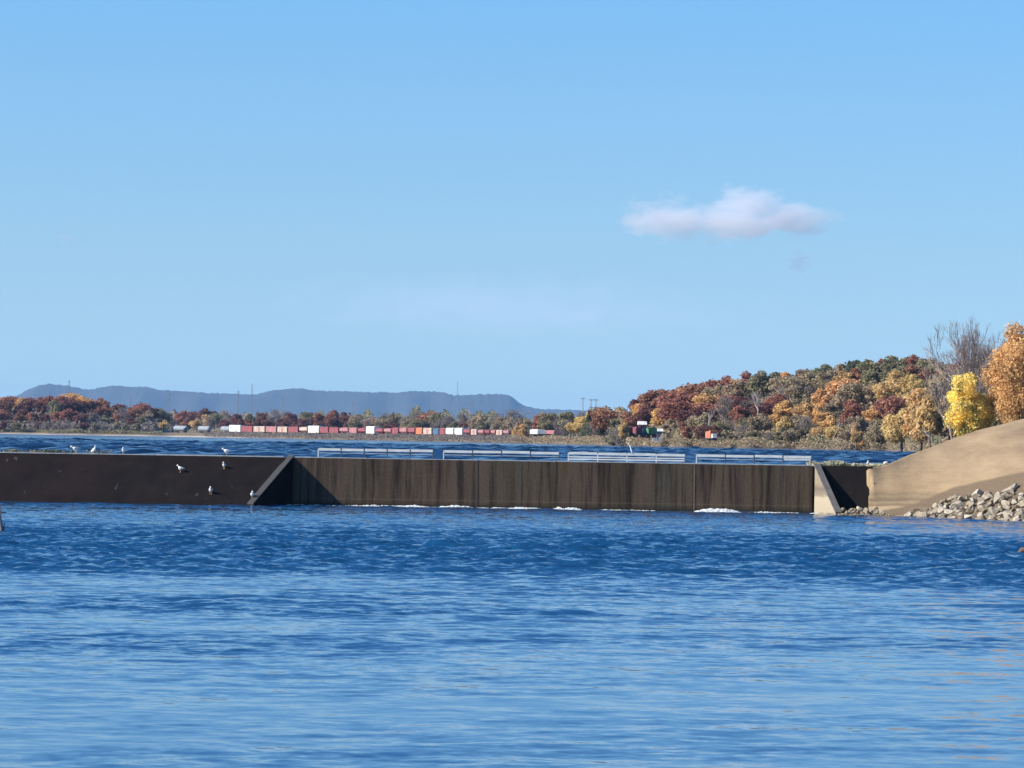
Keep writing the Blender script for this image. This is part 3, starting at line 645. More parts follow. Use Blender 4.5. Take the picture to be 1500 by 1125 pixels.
# named trees standing apart
def one(kind, px_, Y, h, wf, label, z=None, var=None): return tree(kind, (px_ - 751) / F * Y, Y, float(ground(px_, Y)) if z is None else z, h, wf, None, label, var)
one('conifer', 865, 1125, 8.8, 1.5, 'tall dark conifer, left of two side by side on the low middle shore')
one('conifer', 877, 1120, 9.4, 1.5, 'tall dark conifer, right of two side by side on the low middle shore')
one('green', 869, 1108, 5.5, 1.3, 'dark green bushy tree in front of the two tall conifers')
one('golden', 762, 1290, 5.8, 1.1, 'small golden orange tree at the right end of the freight cars', 2.9, 0)
one('orange', 769, 1300, 7.2, 1.0, 'small orange tree behind the golden one at the right end of the freight cars', 3, 1)
one('golden', 916, 960, 6.5, .95, 'golden tree on the shore just left of the red freight car', 3.0, 3)
one('golden', 304, 2030, 11.5, .75, 'lone yellow-gold tree above the left tank cars', 4.3, 4)
one('maroon', 677, 1755, 7.6, 1.9, 'wide low maroon tree behind the pale freight cars', 4.2, 2)
one('golden', 1257, 886, 6.3, 1.0, 'golden tree at the waterline left of the broken pale snag', 2.8, 3)
one('golden', 1318, 800, 9.0, 1.05, 'golden yellow tree at the waterline near the left end of the sand bank', 2.8, 1)
one('orange', 1345, 690, 10.0, .9, 'orange-gold tree rising behind the tip of the sand bank', 3.0, 3)
one('golden', 1364, 560, 9.8, .85, 'thin golden tree left of the bright yellow tree', 3.0, 3)
one('tan', 1392, 560, 9.5, .9, 'tan brown leafy tree left of the bright yellow tree', 3.0)
one('tan', 1400, 640, 14.5, 1.0, 'tan brown tree above and behind the bright yellow tree', 3.5, 0)
one('grey-brown', 1415, 600, 14.5, 1.15, 'tall grey-brown tree under the big bare tree', 3.5)
# near trees: finer leaves
def near_tree(px_, Y, z, H, R, nleaf, size, mat, label, seed, taper, nb, H0=0.8, low=1):
    c, B_ = crown_mesh('crown', seed, nleaf, size, R=R, H0=H0, H1=H, nb=nb, taper=taper, low=low)
    r = thing('broadleaf_tree', label, 'tree', ((px_ - 751) / F * Y, Y, z), 0)
    link('crown', c, mat, r); link('trunk', trunk_mesh('trunk', B_, seed, rb=.3, n=9, k=14), M_bark, r); return r
near_tree(1420, 425, 3.2, 10.0, 3.4, 30000, .18, LEAF['yellow'], 'bright yellow and green tree above the sand bank', 71, .35, 26, H0=.3)
near_tree(1452, 440, 3.2, 4.6, 2.3, 8000, .22, LEAF['olive'], 'low olive bush right of the bright yellow tree on the sand bank', 77, .2, 18, H0=-.3)
near_tree(1498, 405, 3.2, 14.4, 4.8, 50000, .18, LEAF['orange'], 'large orange-brown tree at the right edge above the sand bank', 72, .15, 34)
near_tree(1480, 425, 3.2, 12.0, 2.9, 22000, .18, LEAF['orange'], 'slender orange-brown tree between the yellow tree and the large right edge tree', 73, .3, 20, H0=1)
near_tree(1542, 415, 3.2, 15.0, 4.3, 12000, .26, LEAF['orange'], 'orange-brown tree partly cut off by the right edge, behind the large one', 74, .2, 24)
near_tree(1352, 575, 3.2, 11.0, 3.6, 14000, .26, LEAF['golden'], 'full golden tree behind the left slope of the sand bank', 81, .35, 24, H0=.2)
near_tree(1384, 600, 3.2, 11.5, 3.5, 14000, .26, LEAF['tan'], 'tan brown tree filling the gap just left of the bright yellow tree', 82, .3, 24, H0=.4)
near_tree(1322, 720, 3.0, 9.0, 4.2, 12000, .32, LEAF['golden'], 'broad golden tree at the far waterline where the sand bank begins', 83, .3, 22, H0=0)
near_tree(1474, 470, 3.2, 7.0, 3.6, 12000, .24, LEAF['tan'], 'low tan brown tree between the yellow tree and the orange trees', 84, .2, 22, H0=0)
# the big bare tree and its smaller neighbour
me_, _ = bare_mesh('branches', 204, depth=7, rb=.24, L0=3.4, spread=.42, trunks=3, minr=.020, H=18.2)
r_ = thing('bare_tree', 'tall bare grey tree standing against the sky above the yellow tree', 'tree', (xat(1437, 520), 520, 3.6)); link('branches', me_, M_twig_near, r_, None, None, (.78, .78, 1))
me_, _ = bare_mesh('branches', 91, depth=6, rb=.16, L0=3.0, spread=.5, trunks=2, minr=.018, H=12.0)
r_ = thing('bare_tree', 'spreading bare grey tree, shorter, left of the tall bare tree', 'tree', (xat(1400, 540), 540, 3.6)); link('branches', me_, M_twig_near, r_)
# pale snags
def snag(px_, Y, z, H, label, seed, lean=0, sc=1.0):
    me_, _ = bare_mesh('branches', seed, depth=3, rb=.20, L0=3.8, spread=.5, minr=.045, H=H); o = thing('dead_tree', label, 'tree', (xat(px_, Y), Y, z)); b_ = link('branches', me_, M_pale, o); b_.rotation_euler = (0, lean, 0); b_.scale = (sc, sc, 1); return o
snag(1035, 948, 5, 8.0, 'slim pale dead tree above the orange locomotive', 301, .05, .8)
snag(1110, 955, 9.5, 8.0, 'pale bare branching dead tree high on the hillside', 302, 0, .9)
snag(1221, 884, 5.3, 5.6, 'broken pale snag among the brown trees at the middle of the right hill', 303, .25, .7)
snag(1374, 470, 2.9, 3.6, 'white dead snag at the top edge of the sand bank left of the yellow tree', 304, -.35, 1.0)

# brush along the shores and a far wood: nobody could count them
def scatter(name, label, cat, P, size, mat, seed, up=.6, aspect=1.0):
    r = np.random.default_rng(seed); n = len(P); nr = r.normal(size=(n, 3)); nr[:, 2] = np.abs(nr[:, 2]) + up; nr[:, 1] -= .5; nr /= np.linalg.norm(nr, axis=1)[:, None]
    V, Fq = quads(P, nr, size * r.uniform(.5, 1.4, n), r, aspect); o = link(name, mesh(name, V, Fq), mat); tag(o, label, cat, kind='stuff'); return o
r = np.random.default_rng(9)
def brush(pa, pb, n, d0, d1, hmax, hump=14.0, seed=0):
    r = np.random.default_rng(seed); p = r.uniform(pa, pb, n); d = d0 + (d1 - d0) * r.random(n) ** .8; Y = shore(p) + d
    top = hmax * (.35 + .65 * np.abs(np.sin(p / hump + d * .2 + 2 * np.sin(p / 37)) * np.cos(p / (hump * 2.7) + 1))); z = ground(p, Y) + top * np.sqrt(r.random(n))
    return np.stack([(p - 751) / F * Y, Y, z], 1)
scatter('shore_brush', 'tan and grey-brown brush along the far right waterline', 'brush', brush(750, 1390, 26000, 2, 26, 1.9, 7, 1), .34, LEAF['tan'], 1)
scatter('shore_brush', 'olive undergrowth along the foot of the right hillside', 'brush', brush(980, 1390, 12000, 5, 40, 2.3, 9, 2), .36, LEAF['olive'], 2)
scatter('shore_brush', 'pinkish brown brush on the bank below the freight cars', 'brush', brush(300, 780, 34000, 1, 60, 1.3, 9, 3), .40, LEAF['grey-brown'], 3)
scatter('shore_brush', 'dark low brush at the foot of the left shore trees', 'brush', brush(-30, 240, 9000, 12, 30, 1.8, 8, 4), .5, LEAF['olive'], 4)
scatter('undergrowth', 'grey-brown undergrowth filling the right hillside between the trees', 'undergrowth',
        (lambda p, d: np.stack([(p - 751) / F * (farline(p) + d), farline(p) + d, ground(p, farline(p) + d) + r.uniform(0, 3.2, len(p))], 1))(r.uniform(918, 1450, 30000), r.uniform(4, 112, 30000)), .5, LEAF['tan'], 5)
scatter('undergrowth', 'dark undergrowth between the left shore trees', 'undergrowth',
        (lambda p, d: np.stack([(p - 751) / F * (farline(p) + d), farline(p) + d, ground(p, farline(p) + d) + r.uniform(0, 4, len(p))], 1))(r.uniform(-40, 232, 12000), r.uniform(4, 100, 12000)), .8, LEAF['grey-brown'], 6)
p = r.uniform(470, 960, 26000); Y = r.uniform(3300, 3800, 26000); tp = 20 + 4.5 * np.sin(p / 8.) * np.sin(p / 19. + 1) + 3 * np.sin(p / 3.7) + 3 * np.sin(p / 47.)
scatter('distant_wood', 'far-off grey-blue wood below the distant hills', 'wood', np.stack([(p - 751) / F * Y, Y, 3.8 + tp * np.sqrt(r.random(26000))], 1), 2.2, LEAF['olive'], 7)
p = r.uniform(-40, 700, 16000); Y = r.uniform(2700, 3000, 16000); tp = 14.5 + 2.5 * np.sin(p / 6.) * np.sin(p / 15. + 1) + 1.5 * np.sin(p / 2.7)
scatter('distant_wood', 'far-off brown wood showing between the left trees', 'wood', np.stack([(p - 751) / F * Y, Y, 3.8 + tp * np.sqrt(r.random(16000))], 1), 1.8, LEAF['grey-brown'], 8)
scatter('shore_brush', 'pinkish brown brush close in front of the freight cars', 'brush', (lambda p, d: np.stack([(p - 751) / F * (trainY(p) - d), trainY(p) - d, 3.5 + (.5 + 1.6 * np.abs(np.sin(p / 6.3) * np.sin(p / 2.9 + 1))) * np.sqrt(r.random(len(p)))], 1))(r.uniform(290, 775, 16000), r.uniform(7, 14, 16000)), .4, LEAF['tan'], 15)
# weeds on the abutment crest and the left crest
xw = r.uniform(X(1192), X(1300), 2200); P = np.stack([xw, r.uniform(200.5, 205, 2200), np.zeros(2200)], 1)
P[:, 2] = CREST - .03 + (.08 + .20 * np.abs(np.sin(xw * 2.1) * np.cos(xw * .9 + .5)) * (xw < X(1320))) * r.random(2200)
scatter('weeds', 'pale green weeds growing behind the dark abutment', 'weeds', P, .10, M_weed, 11, up=.0, aspect=2)
MB().box(X(1192), 19.4, 200.52, 206, -1, CREST - .02).build('berm', M_sand)['kind'] = 'structure'
xw = np.concatenate([r.normal(X(18), .35, 90), r.normal(X(72), .6, 220), r.normal(X(146), .35, 70)]); P = np.stack([xw, r.uniform(200.1, 200.5, len(xw)), CREST + .06 + .13 * r.random(len(xw))], 1)
scatter('moss', 'dark moss tufts on the crest of the left spillway', 'moss', P, .09, LEAF['olive'], 12)

# ---------------------------------------------------------------- freight train
PAINT = {n: plain(n + '_paint', c, .6, var=.35, scale=.9) for n, c in {'white': (.70, .70, .68), 'red': (.27, .07, .075), 'pink': (.36, .16, .16), 'cream': (.46, .37, .30), 'orange': (.50, .16, .07), 'blue': (.07, .12, .20), 'grey': (.24, .27, .31), 'green': (.09, .24, .11), 'maroon': (.22, .06, .07)}.items()}
M_under = plain('rail_underframe', (.05, .045, .045), .8); M_rust = plain('rusty_wheels', (.12, .07, .05), .8)
NC = {}
def wheelset(x, rad, par):
    ys_ = [-.74, -.735, -.60, -.595, .595, .60, .735, .74]; MB().tube([(x, y, rad) for y in ys_], [rad * .3, rad, rad, .09, .09, rad, rad, rad * .3], 10).build('wheelset', M_rust, par)
def car(pa, pb, colr, H, label, kind='boxcar', Ya=None, Yb=None, zr=4.35, endcol=None, group='freight cars of the long train'):
    Ya = trainY(pa) if Ya is None else Ya; Yb = trainY(pb) if Yb is None else Yb
    A_ = Vector(((pa - 751) / F * Ya, Ya, zr)); B_ = Vector(((pb - 751) / F * Yb, Yb, zr)); L = (B_ - A_).length - .9; c = (A_ + B_) / 2; rz = math.atan2(B_.y - A_.y, B_.x - A_.x)
    r = thing({'boxcar': 'boxcar', 'tank': 'tank_car', 'hopper': 'hopper_car'}[kind], label, 'freight car', c, rz, group); h = L / 2; w = 1.45
    MB().box(-h, h, -w * .8, w * .8, .75, 1.05).build('underframe', M_under, r)
    for s in (-1, 1):
        bo = MB().box(s * h * .68 - 1.0, s * h * .68 + 1.0, -.75, .75, .5, .75).build('truck', M_under, r)
        for dx in (-.75, .75): wheelset(s * h * .68 + dx, .42, bo)
    P_ = PAINT[colr]; H = H * .88 if colr != 'white' else H * .95
    if kind == 'boxcar':
        mb = MB().prism([(-h, -w, 1.05), (-h, w, 1.05), (-h, w, H - .2), (-h, w * .6, H), (-h, -w * .6, H), (-h, -w, H - .2)], (2 * h, 0, 0)); mb.build('body', P_, r)
        MB().box(-1.3, 1.3, -w - .06, -w - .005, 1.15, H - .4).build('door', PAINT[endcol or colr], r)
        rb = MB(); n = max(4, int(L / 1.2))
        for i in range(n + 1):
            xx = -h + .05 + i * (2 * h - .1) / n
            if abs(xx) > 1.45: rb.box(xx - .05, xx + .05, -w - .05, -w - .004, 1.12, H - .3)
        rb.build('side_ribs', P_, r)
    elif kind == 'tank':
        pts = [(-h, 0, 2.35), (-h + .3, 0, 2.35), (-h + .7, 0, 2.35), (h - .7, 0, 2.35), (h - .3, 0, 2.35), (h, 0, 2.35)]
        MB().tube(pts, [.6, 1.15, 1.35, 1.35, 1.15, .6], 18).build('body', P_, r, True); MB().tube([(0, 0, 3.6), (0, 0, 4.0)], .45, 10).build('dome', M_under, r)
    else:
        MB().prism([(-h, -w, 2.1), (-h, w, 2.1), (-h, w, H - .25), (-h, 0, H), (-h, -w, H - .25)], (2 * h, 0, 0)).build('body', P_, r)
        hb = MB()
        for i in range(3):
            c0 = -h * .62 + i * h * .62; hb.v += [(c0 - h * .3, -w, 2.1), (c0 + h * .3, -w, 2.1), (c0 + h * .3, w, 2.1), (c0 - h * .3, w, 2.1), (c0 - .3, -.4, 1.05), (c0 + .3, -.4, 1.05), (c0 + .3, .4, 1.05), (c0 - .3, .4, 1.05)]
            b0 = 8 * i; hb.f += [[b0, b0 + 1, b0 + 5, b0 + 4], [b0 + 1, b0 + 2, b0 + 6, b0 + 5], [b0 + 2, b0 + 3, b0 + 7, b0 + 6], [b0 + 3, b0, b0 + 4, b0 + 7], [b0 + 4, b0 + 5, b0 + 6, b0 + 7]]
        hb.build('hopper', PAINT[endcol or colr], r)
    return r
cars = [(258, 276, 'grey', 3.9, 'tank'), (294, 310, 'grey', 3.9, 'tank'), (327, 340, 'grey', 4.1, 'tank'),
        (341, 358.5, 'white', 4.6, 'boxcar'), (359, 376, 'red', 4.4, 'boxcar'), (377, 394, 'cream', 4.4, 'boxcar'), (395, 411, 'pink', 4.4, 'boxcar'), (412, 427, 'cream', 4.3, 'boxcar'), (428, 443, 'red', 4.4, 'boxcar'), (444, 456, 'cream', 4.3, 'hopper'),
        (457, 473.5, 'white', 4.6, 'boxcar'), (474, 487, 'red', 4.3, 'boxcar'), (488, 502, 'red', 4.2, 'boxcar'), (503, 516, 'pink', 4.2, 'hopper'), (517, 529, 'pink', 4.2, 'boxcar'), (530, 541, 'red', 4.1, 'hopper'),
        (542, 555, 'white', 4.6, 'boxcar'), (556, 567, 'red', 4.0, 'hopper'), (568, 579, 'pink', 4.0, 'hopper'), (580, 590, 'red', 4.5, 'boxcar'), (591, 602, 'pink', 4.5, 'hopper'), (603, 614, 'red', 4.5, 'hopper'), (615, 625, 'orange', 4.5, 'boxcar'), (626, 639, 'cream', 4.4, 'boxcar'), (640, 649.5, 'blue', 4.3, 'boxcar'),
        (650, 658.5, 'red', 4.5, 'boxcar'), (659, 671, 'white', 4.2, 'boxcar'), (672, 684, 'white', 4.2, 'boxcar'), (685, 695, 'red', 4.0, 'hopper'), (696, 705, 'cream', 4.0, 'boxcar'), (706, 715, 'pink', 3.8, 'hopper'), (716, 724, 'maroon', 3.8, 'hopper'), (725, 732, 'pink', 3.8, 'hopper'), (733, 742.5, 'cream', 3.8, 'boxcar'), (743, 752, 'pink', 3.7, 'hopper'),
        (784, 796, 'white', 2.7, 'boxcar'), (806, 820, 'pink', 2.7, 'boxcar')]
KN = {'boxcar': 'boxcar', 'tank': 'tank car', 'hopper': 'hopper car'}; cc = {}
for i, (a, b_, c_, h_, k_) in enumerate(cars):
    key = (c_, k_); n_ = cc.get(key, 0); cc[key] = n_ + 1; tot = sum(1 for q in cars if (q[2], q[4]) == key)
    lab = f"{c_} {KN[k_]} in the long freight train on the far shore" if tot == 1 else f"{c_} {KN[k_]}, {ordinal(n_)} {c_} {KN[k_]} from the left in the train"
    car(a, b_, c_, h_, lab, k_, endcol={'cream': 'pink', 'red': 'maroon'}.get(c_), Ya=None if a < 760 else 1290, Yb=None if a < 760 else 1280, zr=4.35 if a < 760 else 4.6)
# roadbed
rp = [(x_, float(trainY(x_))) for x_ in range(200, 761, 20)]; mb = MB()
for (pa, Ya), (pb, Yb) in zip(rp[:-1], rp[1:]):
    xa, xb = (pa - 751) / F * Ya, (pb - 751) / F * Yb; b0 = len(mb.v)
    mb.v += [(xa, Ya - 6, 3.2), (xb, Yb - 6, 3.2), (xa, Ya - 2.6, 4.3), (xb, Yb - 2.6, 4.3), (xa, Ya + 3, 4.3), (xb, Yb + 3, 4.3)]; mb.f += [[b0, b0 + 1, b0 + 3, b0 + 2], [b0 + 2, b0 + 3, b0 + 5, b0 + 4]]
mb.build('railway_bed', plain('ballast', (.22, .18, .16), .95, scale=1))['kind'] = 'structure'
# cars and buildings at the foot of the right hill
YR = 962
car(928, 942, 'maroon', 3.1, 'maroon boxcar beside the golden shore tree, under a white roofed house', Ya=YR, Yb=YR - 3, zr=4.6, group=None)
car(943, 951, 'blue', 2.9, 'short dark blue boxcar between the maroon and the green ones', Ya=YR, Yb=YR - 2, zr=4.6, group=None)
car(951.5, 959, 'green', 2.9, 'bright green boxcar at the foot of the right hill', Ya=YR, Yb=YR - 2, zr=4.6, group=None)
def house(px0, px1, Y, z, H, rh, wallm, roofm, label):
    xa, xb = (px0 - 751) / F * Y, (px1 - 751) / F * Y; L = xb - xa; t = thing('house', label, 'house', (xa, Y, z)); D = 5
    MB().box(0, L, 0, D, -.6, H).build('wall', wallm, t)
    MB().prism([(-.3, -.4, H + .003), (-.3, D + .4, H + .003), (-.3, D / 2, H + rh)], (L + .6, 0, 0)).build('roof', roofm, t)
    for k in range(2): 
        w_ = MB().box(L * (.22 + .4 * k), L * (.36 + .4 * k), -.04, .0, H * .35, H * .8).build('window', M_under, t)
    MB().box(L * .44, L * .54, -.05, 0, 0, H * .8).build('door', PAINT['maroon'], t)
house(938, 948, 990, 6.3, 1.7, .9, PAINT['maroon'], PAINT['white'], 'small house with a white roof among maroon trees above the freight cars')
house(959, 972, 966, 4.3, 2.0, .7, PAINT['grey'], PAINT['white'], 'low grey shed with a white roof right of the green boxcar')
# locomotive
Y = 925; t = thing('locomotive', 'orange-red locomotive with a white nose at the foot of the right hill', 'locomotive', ((1046 - 751) / F * Y, Y, 4.1), math.radians(-78)); L = 4.5; t.scale = (.62, .6, .6)
MB().box(-L * 1.6, L * .75, -1.4, 1.4, .75, 1.15).build('underframe', M_under, t)
MB().prism([(-L * 1.55, -1.15, 1.152), (-L * 1.55, 1.15, 1.152), (-L * 1.55, 1.15, 3.5), (-L * 1.55, .7, 3.8), (-L * 1.55, -.7, 3.8), (-L * 1.55, -1.15, 3.5)], (L * 1.5, 0, 0)).build('hood', PAINT['orange'], t)
cb = MB().box(-.2, 1.6, -1.45, 1.45, 1.152, 4.2).build('cab', PAINT['orange'], t); MB().box(1.6, 1.63, -1.1, 1.1, 3.1, 3.8).build('windscreen', M_under, cb)
MB().prism([(1.62, -.9, 1.152), (1.62, .9, 1.152), (1.62, .9, 2.8), (1.62, -.9, 2.8)], (1.6, 0, 0)).build('nose', PAINT['white'], t)
for s in (-1, .35):
    tr_ = MB().box(s * L - 1.1, s * L + 1.1, -.75, .75, .5, .75).build('truck', M_under, t)
    for dx in (-.8, .8): wheelset(s * L + dx, .45, tr_)

# ---------------------------------------------------------------- power-line masts
M_mast = plain('weathered_steel', (.16, .17, .19), .6)
def mast(px_, py, Y, kind, label):
    x = xat(px_, Y); top = pix(px_, py, Y).z; z0 = 3.5; H = top - z0; wdt = .28 if Y < 2000 else .42
    t = thing('power_line_mast', label, 'mast', (x, Y, z0), 0, 'thin masts above the far trees')
    mb = MB(); w0 = wdt * 1.6
    for sx_, sy_ in ((-1, -1), (1, -1), (1, 1), (-1, 1)): mb.tube([(sx_ * w0, sy_ * w0, 0), (sx_ * wdt * .35, sy_ * wdt * .35, H)], [wdt * .34, wdt * .2], 4)
    n = 10
    for i in range(n):
        a, b2 = i / n, (i + 1) / n; ra, rb_ = w0 * (1 - a) + wdt * .35 * a, w0 * (1 - b2) + wdt * .35 * b2; s = 1 if i % 2 else -1
        mb.tube([(s * ra, -ra, H * a), (-s * rb_, -rb_, H * b2)], wdt * .12, 4); mb.tube([(s * ra, ra, H * a), (-s * rb_, rb_, H * b2)], wdt * .12, 4)
    mb.build('lattice', M_mast, t)
    if kind:
        for k in range(kind): MB().box(-.9 + .2 * k, .9 - .2 * k, -.12, .12, H * .97 - 2.6 * k - .12, H * .97 - 2.6 * k + .12).build('crossarm', M_mast, t)
for a in [(100, 557, 2500, 1, 'thin mast rising over the tallest maroon trees on the left shore'), (247, 577, 2400, 2, 'mast against the distant hills just right of the left shore trees'),
          (348, 572, 2400, 1, 'shorter of two masts above the white boxcar at the train head'), (368, 562, 2450, 0, 'tallest mast, right of a shorter one above the first boxcars'),
          (413, 582, 2400, 1, 'faint mast in front of the rising middle of the hills'), (515, 588, 2450, 1, 'faint short mast before the hills above the end of the maroon grove'), (599, 573, 2400, 1, 'mast in front of the middle of the hills above the middle freight cars'),
          (669, 558, 3300, 0, 'pale slender mast above the notch near the right end of the hills'), (688, 590, 2500, 1, 'faint short mast before the right part of the hills'), (853, 582, 1500, 1, 'leftmost of three masts by the two dark conifers'),
          (865, 584, 1350, 2, 'middle of three masts by the two dark conifers'), (872, 584, 1350, 2, 'rightmost of three masts by the two dark conifers'), (190, 583, 2500, 1, 'faint short mast before the left part of the hills')]: mast(*a)

# ---------------------------------------------------------------- gulls
def loft(rings, n=10, sy=1.0):
    """rings: (x, z, ry, rz) along the bird from beak to tail"""
    V = []; Fc = []
    for x, z, ry, rz_ in rings:
        for k in range(n):
            a = 2 * math.pi * k / n; V.append((x, ry * math.cos(a), z + rz_ * math.sin(a)))
    for i in range(len(rings) - 1):
        for k in range(n): Fc.append([i * n + k, i * n + (k + 1) % n, (i + 1) * n + (k + 1) % n, (i + 1) * n + k])
    Fc.append(list(range(n))[::-1]); Fc.append([(len(rings) - 1) * n + k for k in range(n)]); return V, Fc
def gull_meshes():
    rings = [(-.225, .315, .010, .010), (-.21, .318, .022, .026), (-.185, .325, .036, .040), (-.155, .318, .038, .042), (-.135, .285, .035, .046), (-.115, .245, .045, .062), (-.07, .205, .068, .082), (0, .185, .080, .085), (.07, .178, .072, .072), (.13, .175, .05, .045), (.18, .172, .035, .022), (.235, .168, .032, .010), (.26, .166, .025, .006)]
    body = mesh('body', *loft(rings), True)
    w = {}
    for s in (-1, 1):
        V, Fc = loft([(-.10, .205, .006, .02), (-.04, .21, .014, .055), (.05, .205, .014, .055), (.14, .195, .010, .035), (.22, .185, .007, .018), (.31, .178, .003, .006)], 8)
        V = [(x, y + s * (.072 - max(0, x - .05) * .16), z) for x, y, z in V]; w[s] = mesh('wing', V, Fc, True)
    leg = {s: MB().tube([(.0, s * .03, .13), (.01, s * .03, .06), (0, s * .03, .01)], [.009, .007, .007], 6).box(-.05, .012, s * .03 - .02, s * .03 + .02, 0, .01).me('leg') for s in (-1, 1)}
    beak = MB().tube([(-.215, 0, .317), (-.25, 0, .314), (-.272, 0, .306)], [.012, .009, .003], 6).me('beak'); eye = MB()
    for s in (-1, 1): eye.tube([(-.193, s * .030, .332), (-.193, s * .040, .332)], .006, 6)
    return body, w, leg, beak, eye.me('eye')
GM = gull_meshes()
def gull(px_, py, Y, z, rz, sc, label, tilt=0.0, mantle=M_mantle):
    x = xat(px_, Y); r = thing('gull', label, 'bird', (x, Y, z), rz, 'gulls on the dam', (sc * .85, sc * 1.2, sc * 1.2)); r.rotation_euler = (0, tilt, rz)
    b = link('body', GM[0], M_gull, r); link('eye', GM[4], M_black, b); link('beak', GM[3], M_beak, r)
    for s in (-1, 1): link('wing', GM[1][s], mantle, r); link('leg', GM[2][s], M_beak, r)
ZC = CREST + .055
def slope_at(py, px_):
    """depth on the left slope whose image row is py"""
    for Y in np.arange(200, 196, -.05):
        z = (Y - 196) / 4 * CREST
        if horizon(px_) + (CH - z) / Y * F >= py: return Y, z
    return 196.1, .02
gull(113, 0, 200.25, ZC, 0.15, 1.05, 'gull with folded wings facing left, leftmost on the dam crest', -.35)
gull(141, 0, 200.25, ZC - .03, math.pi - .2, .95, 'gull leaning forward, second from the left on the dam crest', .45, M_gull)
gull(181, 0, 200.25, ZC, math.pi / 2, .80, 'small hunched gull on the crest, third from the left', 0, M_gull)
gull(333, 0, 200.25, ZC, 0.1, 1.0, 'gull facing left on the crest, alone near the right part of the spillway', -.2, M_gull)
for px_, py, rz_, sc, lb, mt in [(265, 692, 0.0, .95, 'white gull facing left high on the dark slope', M_gull), (329, 687, 1.4, .85, 'gull with grey wings high on the dark slope below the crest gull', M_mantle), (310, 724, 1.57, .95, 'white gull facing away low on the dark slope', M_gull), (371, 730, 1.7, .95, 'gull at the foot of the slope beside the wing wall coping', M_gull)]:
    Yg, zg = slope_at(py, px_); gull(px_, py, Yg, zg + .005, rz_, sc, lb, 0, mt)
# tall white wading bird on the railing
r = thing('egret', 'slim white bird with an upright curved neck standing on the third railing section', 'bird', (X(924, 200.3), 200.3, CREST + .50), 0)
V, Fc = loft([(-.155, .50, .008, .010), (-.14, .505, .020, .022), (-.115, .505, .026, .028), (-.09, .48, .024, .035), (-.06, .42, .026, .045), (-.03, .34, .032, .055), (.00, .26, .048, .070), (.03, .18, .058, .085), (.06, .10, .055, .080), (.08, .03, .04, .05), (.095, -.03, .02, .03)], 10)
b_ = link('body', mesh('body', V, Fc, True), M_gull, r); link('beak', MB().tube([(-.15, 0, .503), (-.22, 0, .50), (-.26, 0, .49)], [.012, .008, .003], 6).me('beak'), M_beak, r)
for s in (-1, 1):
    V, Fc = loft([(.00, .22, .006, .04), (.03, .16, .012, .07), (.06, .08, .010, .06), (.10, -.02, .004, .02)], 8); link('wing', mesh('wing', [(x, y + s * .055, z) for x, y, z in V], Fc, True), M_gull, r)
    MB().tube([(.04, s * .03, .08), (.05, s * .03, -.05)], .008, 6).build('leg', M_black, r)
# white stones/birds behind the abutment
gull(1272, 0, 200.3, CREST + .02, 1.5, .72, 'small white gull sitting at the right corner of the dark abutment', 0, M_gull)
o = link('boulder', ROCKS[3], None, None, (xat(1297, 203), 203, CREST + .16)); o.scale = (.2, .2, .22); tag(o, 'single white stone where the sand bank meets the pool water', 'rock'); o.material_slots[0].link = 'OBJECT'; o.material_slots[0].material = M_gull

# ---------------------------------------------------------------- foam, driftwood
m, nt, b = newmat('foam'); b.inputs['Base Color'].default_value = (.54, .58, .60, 1); b.inputs['Roughness'].default_value = .9; b.inputs['Subsurface Weight'].default_value = 0; bumpn(nt, b, noise(nt, 9, 5, .7), .8, .05)
mb = MB(); rr = random.Random(4)
def foam(pa, pb, hgt, dens, wid=.35):
    n = int((pb - pa) * dens * 2.6)
    for i in range(n):
        q = rr.random(); p_ = pa + (pb - pa) * q; e = math.sin(math.pi * q) ** .6; y = 199.9 - rr.random() * wid * 2; x = xat(p_, y); s = rr.uniform(.015, .06)
        h_ = hgt * e * (.15 + 1.2 * rr.random() ** 2.2) * (1 - (199.9 - y) / (wid * 2) * .7)
        w_ = s * rr.uniform(1.5, 4); mb.tube([(x - w_, y, -.02), (x - w_ * .4, y + rr.uniform(-.05, .05), h_ * .5), (x + w_ * .4, y, h_ * .5 + .005), (x + w_, y, -.02)], [.015, h_ * .5 + .015, h_ * .45 + .015, .01], 6)
foam(500, 640, .05, .45); foam(580, 625, .10, 1.3); foam(530, 560, .07, 1.2); foam(645, 692, .12, 1.6); foam(700, 800, .04, .3); foam(745, 795, .08, 1.5, .5); foam(808, 852, .11, 1.6); foam(1022, 1084, .17, 5, .6); foam(880, 960, .03, .35); foam(1090, 1170, .04, .5); foam(1190, 1235, .06, 1.2); foam(380, 500, .04, .35)
o = mb.build('foam', m, smooth=True); tag(o, 'white foam along the foot of the stained wall', 'foam', kind='stuff')
Yd = 137.0; xd = xat(3, Yd); t = thing('driftwood_snag', 'weathered snag sticking out of the water at the left edge', 'snag', (xd, Yd, 0))
MB().tube([(-.02, 0, -.5), (.03, 0, .12), (-.02, 0, .45), (-.03, 0, .95)], [.10, .085, .06, .035], 7).build('stem', plain('grey_driftwood', (.22, .19, .18), .9), t, True)
MB().tube([(-.35, 0, .66), (0, 0, .70), (.20, 0, .69)], [.03, .04, .02], 6).build('branch', M_bark, t, True); MB().tube([(0, 0, .0), (.10, .02, .10), (.16, .02, .32)], [.07, .05, .02], 6).build('branch', M_bark, t, True)
Yd = 130.0; o = MB().tube([(-.16, 0, .0), (-.05, .05, .09), (.25, 0, .12), (.5, 0, .05)], [.05, .11, .10, .04], 8).build('driftwood', plain('brown_driftwood', (.12, .08, .06), .85), None, True, (xat(1501, Yd), Yd, 0.02)); tag(o, 'brown driftwood lump floating at the right edge', 'driftwood')

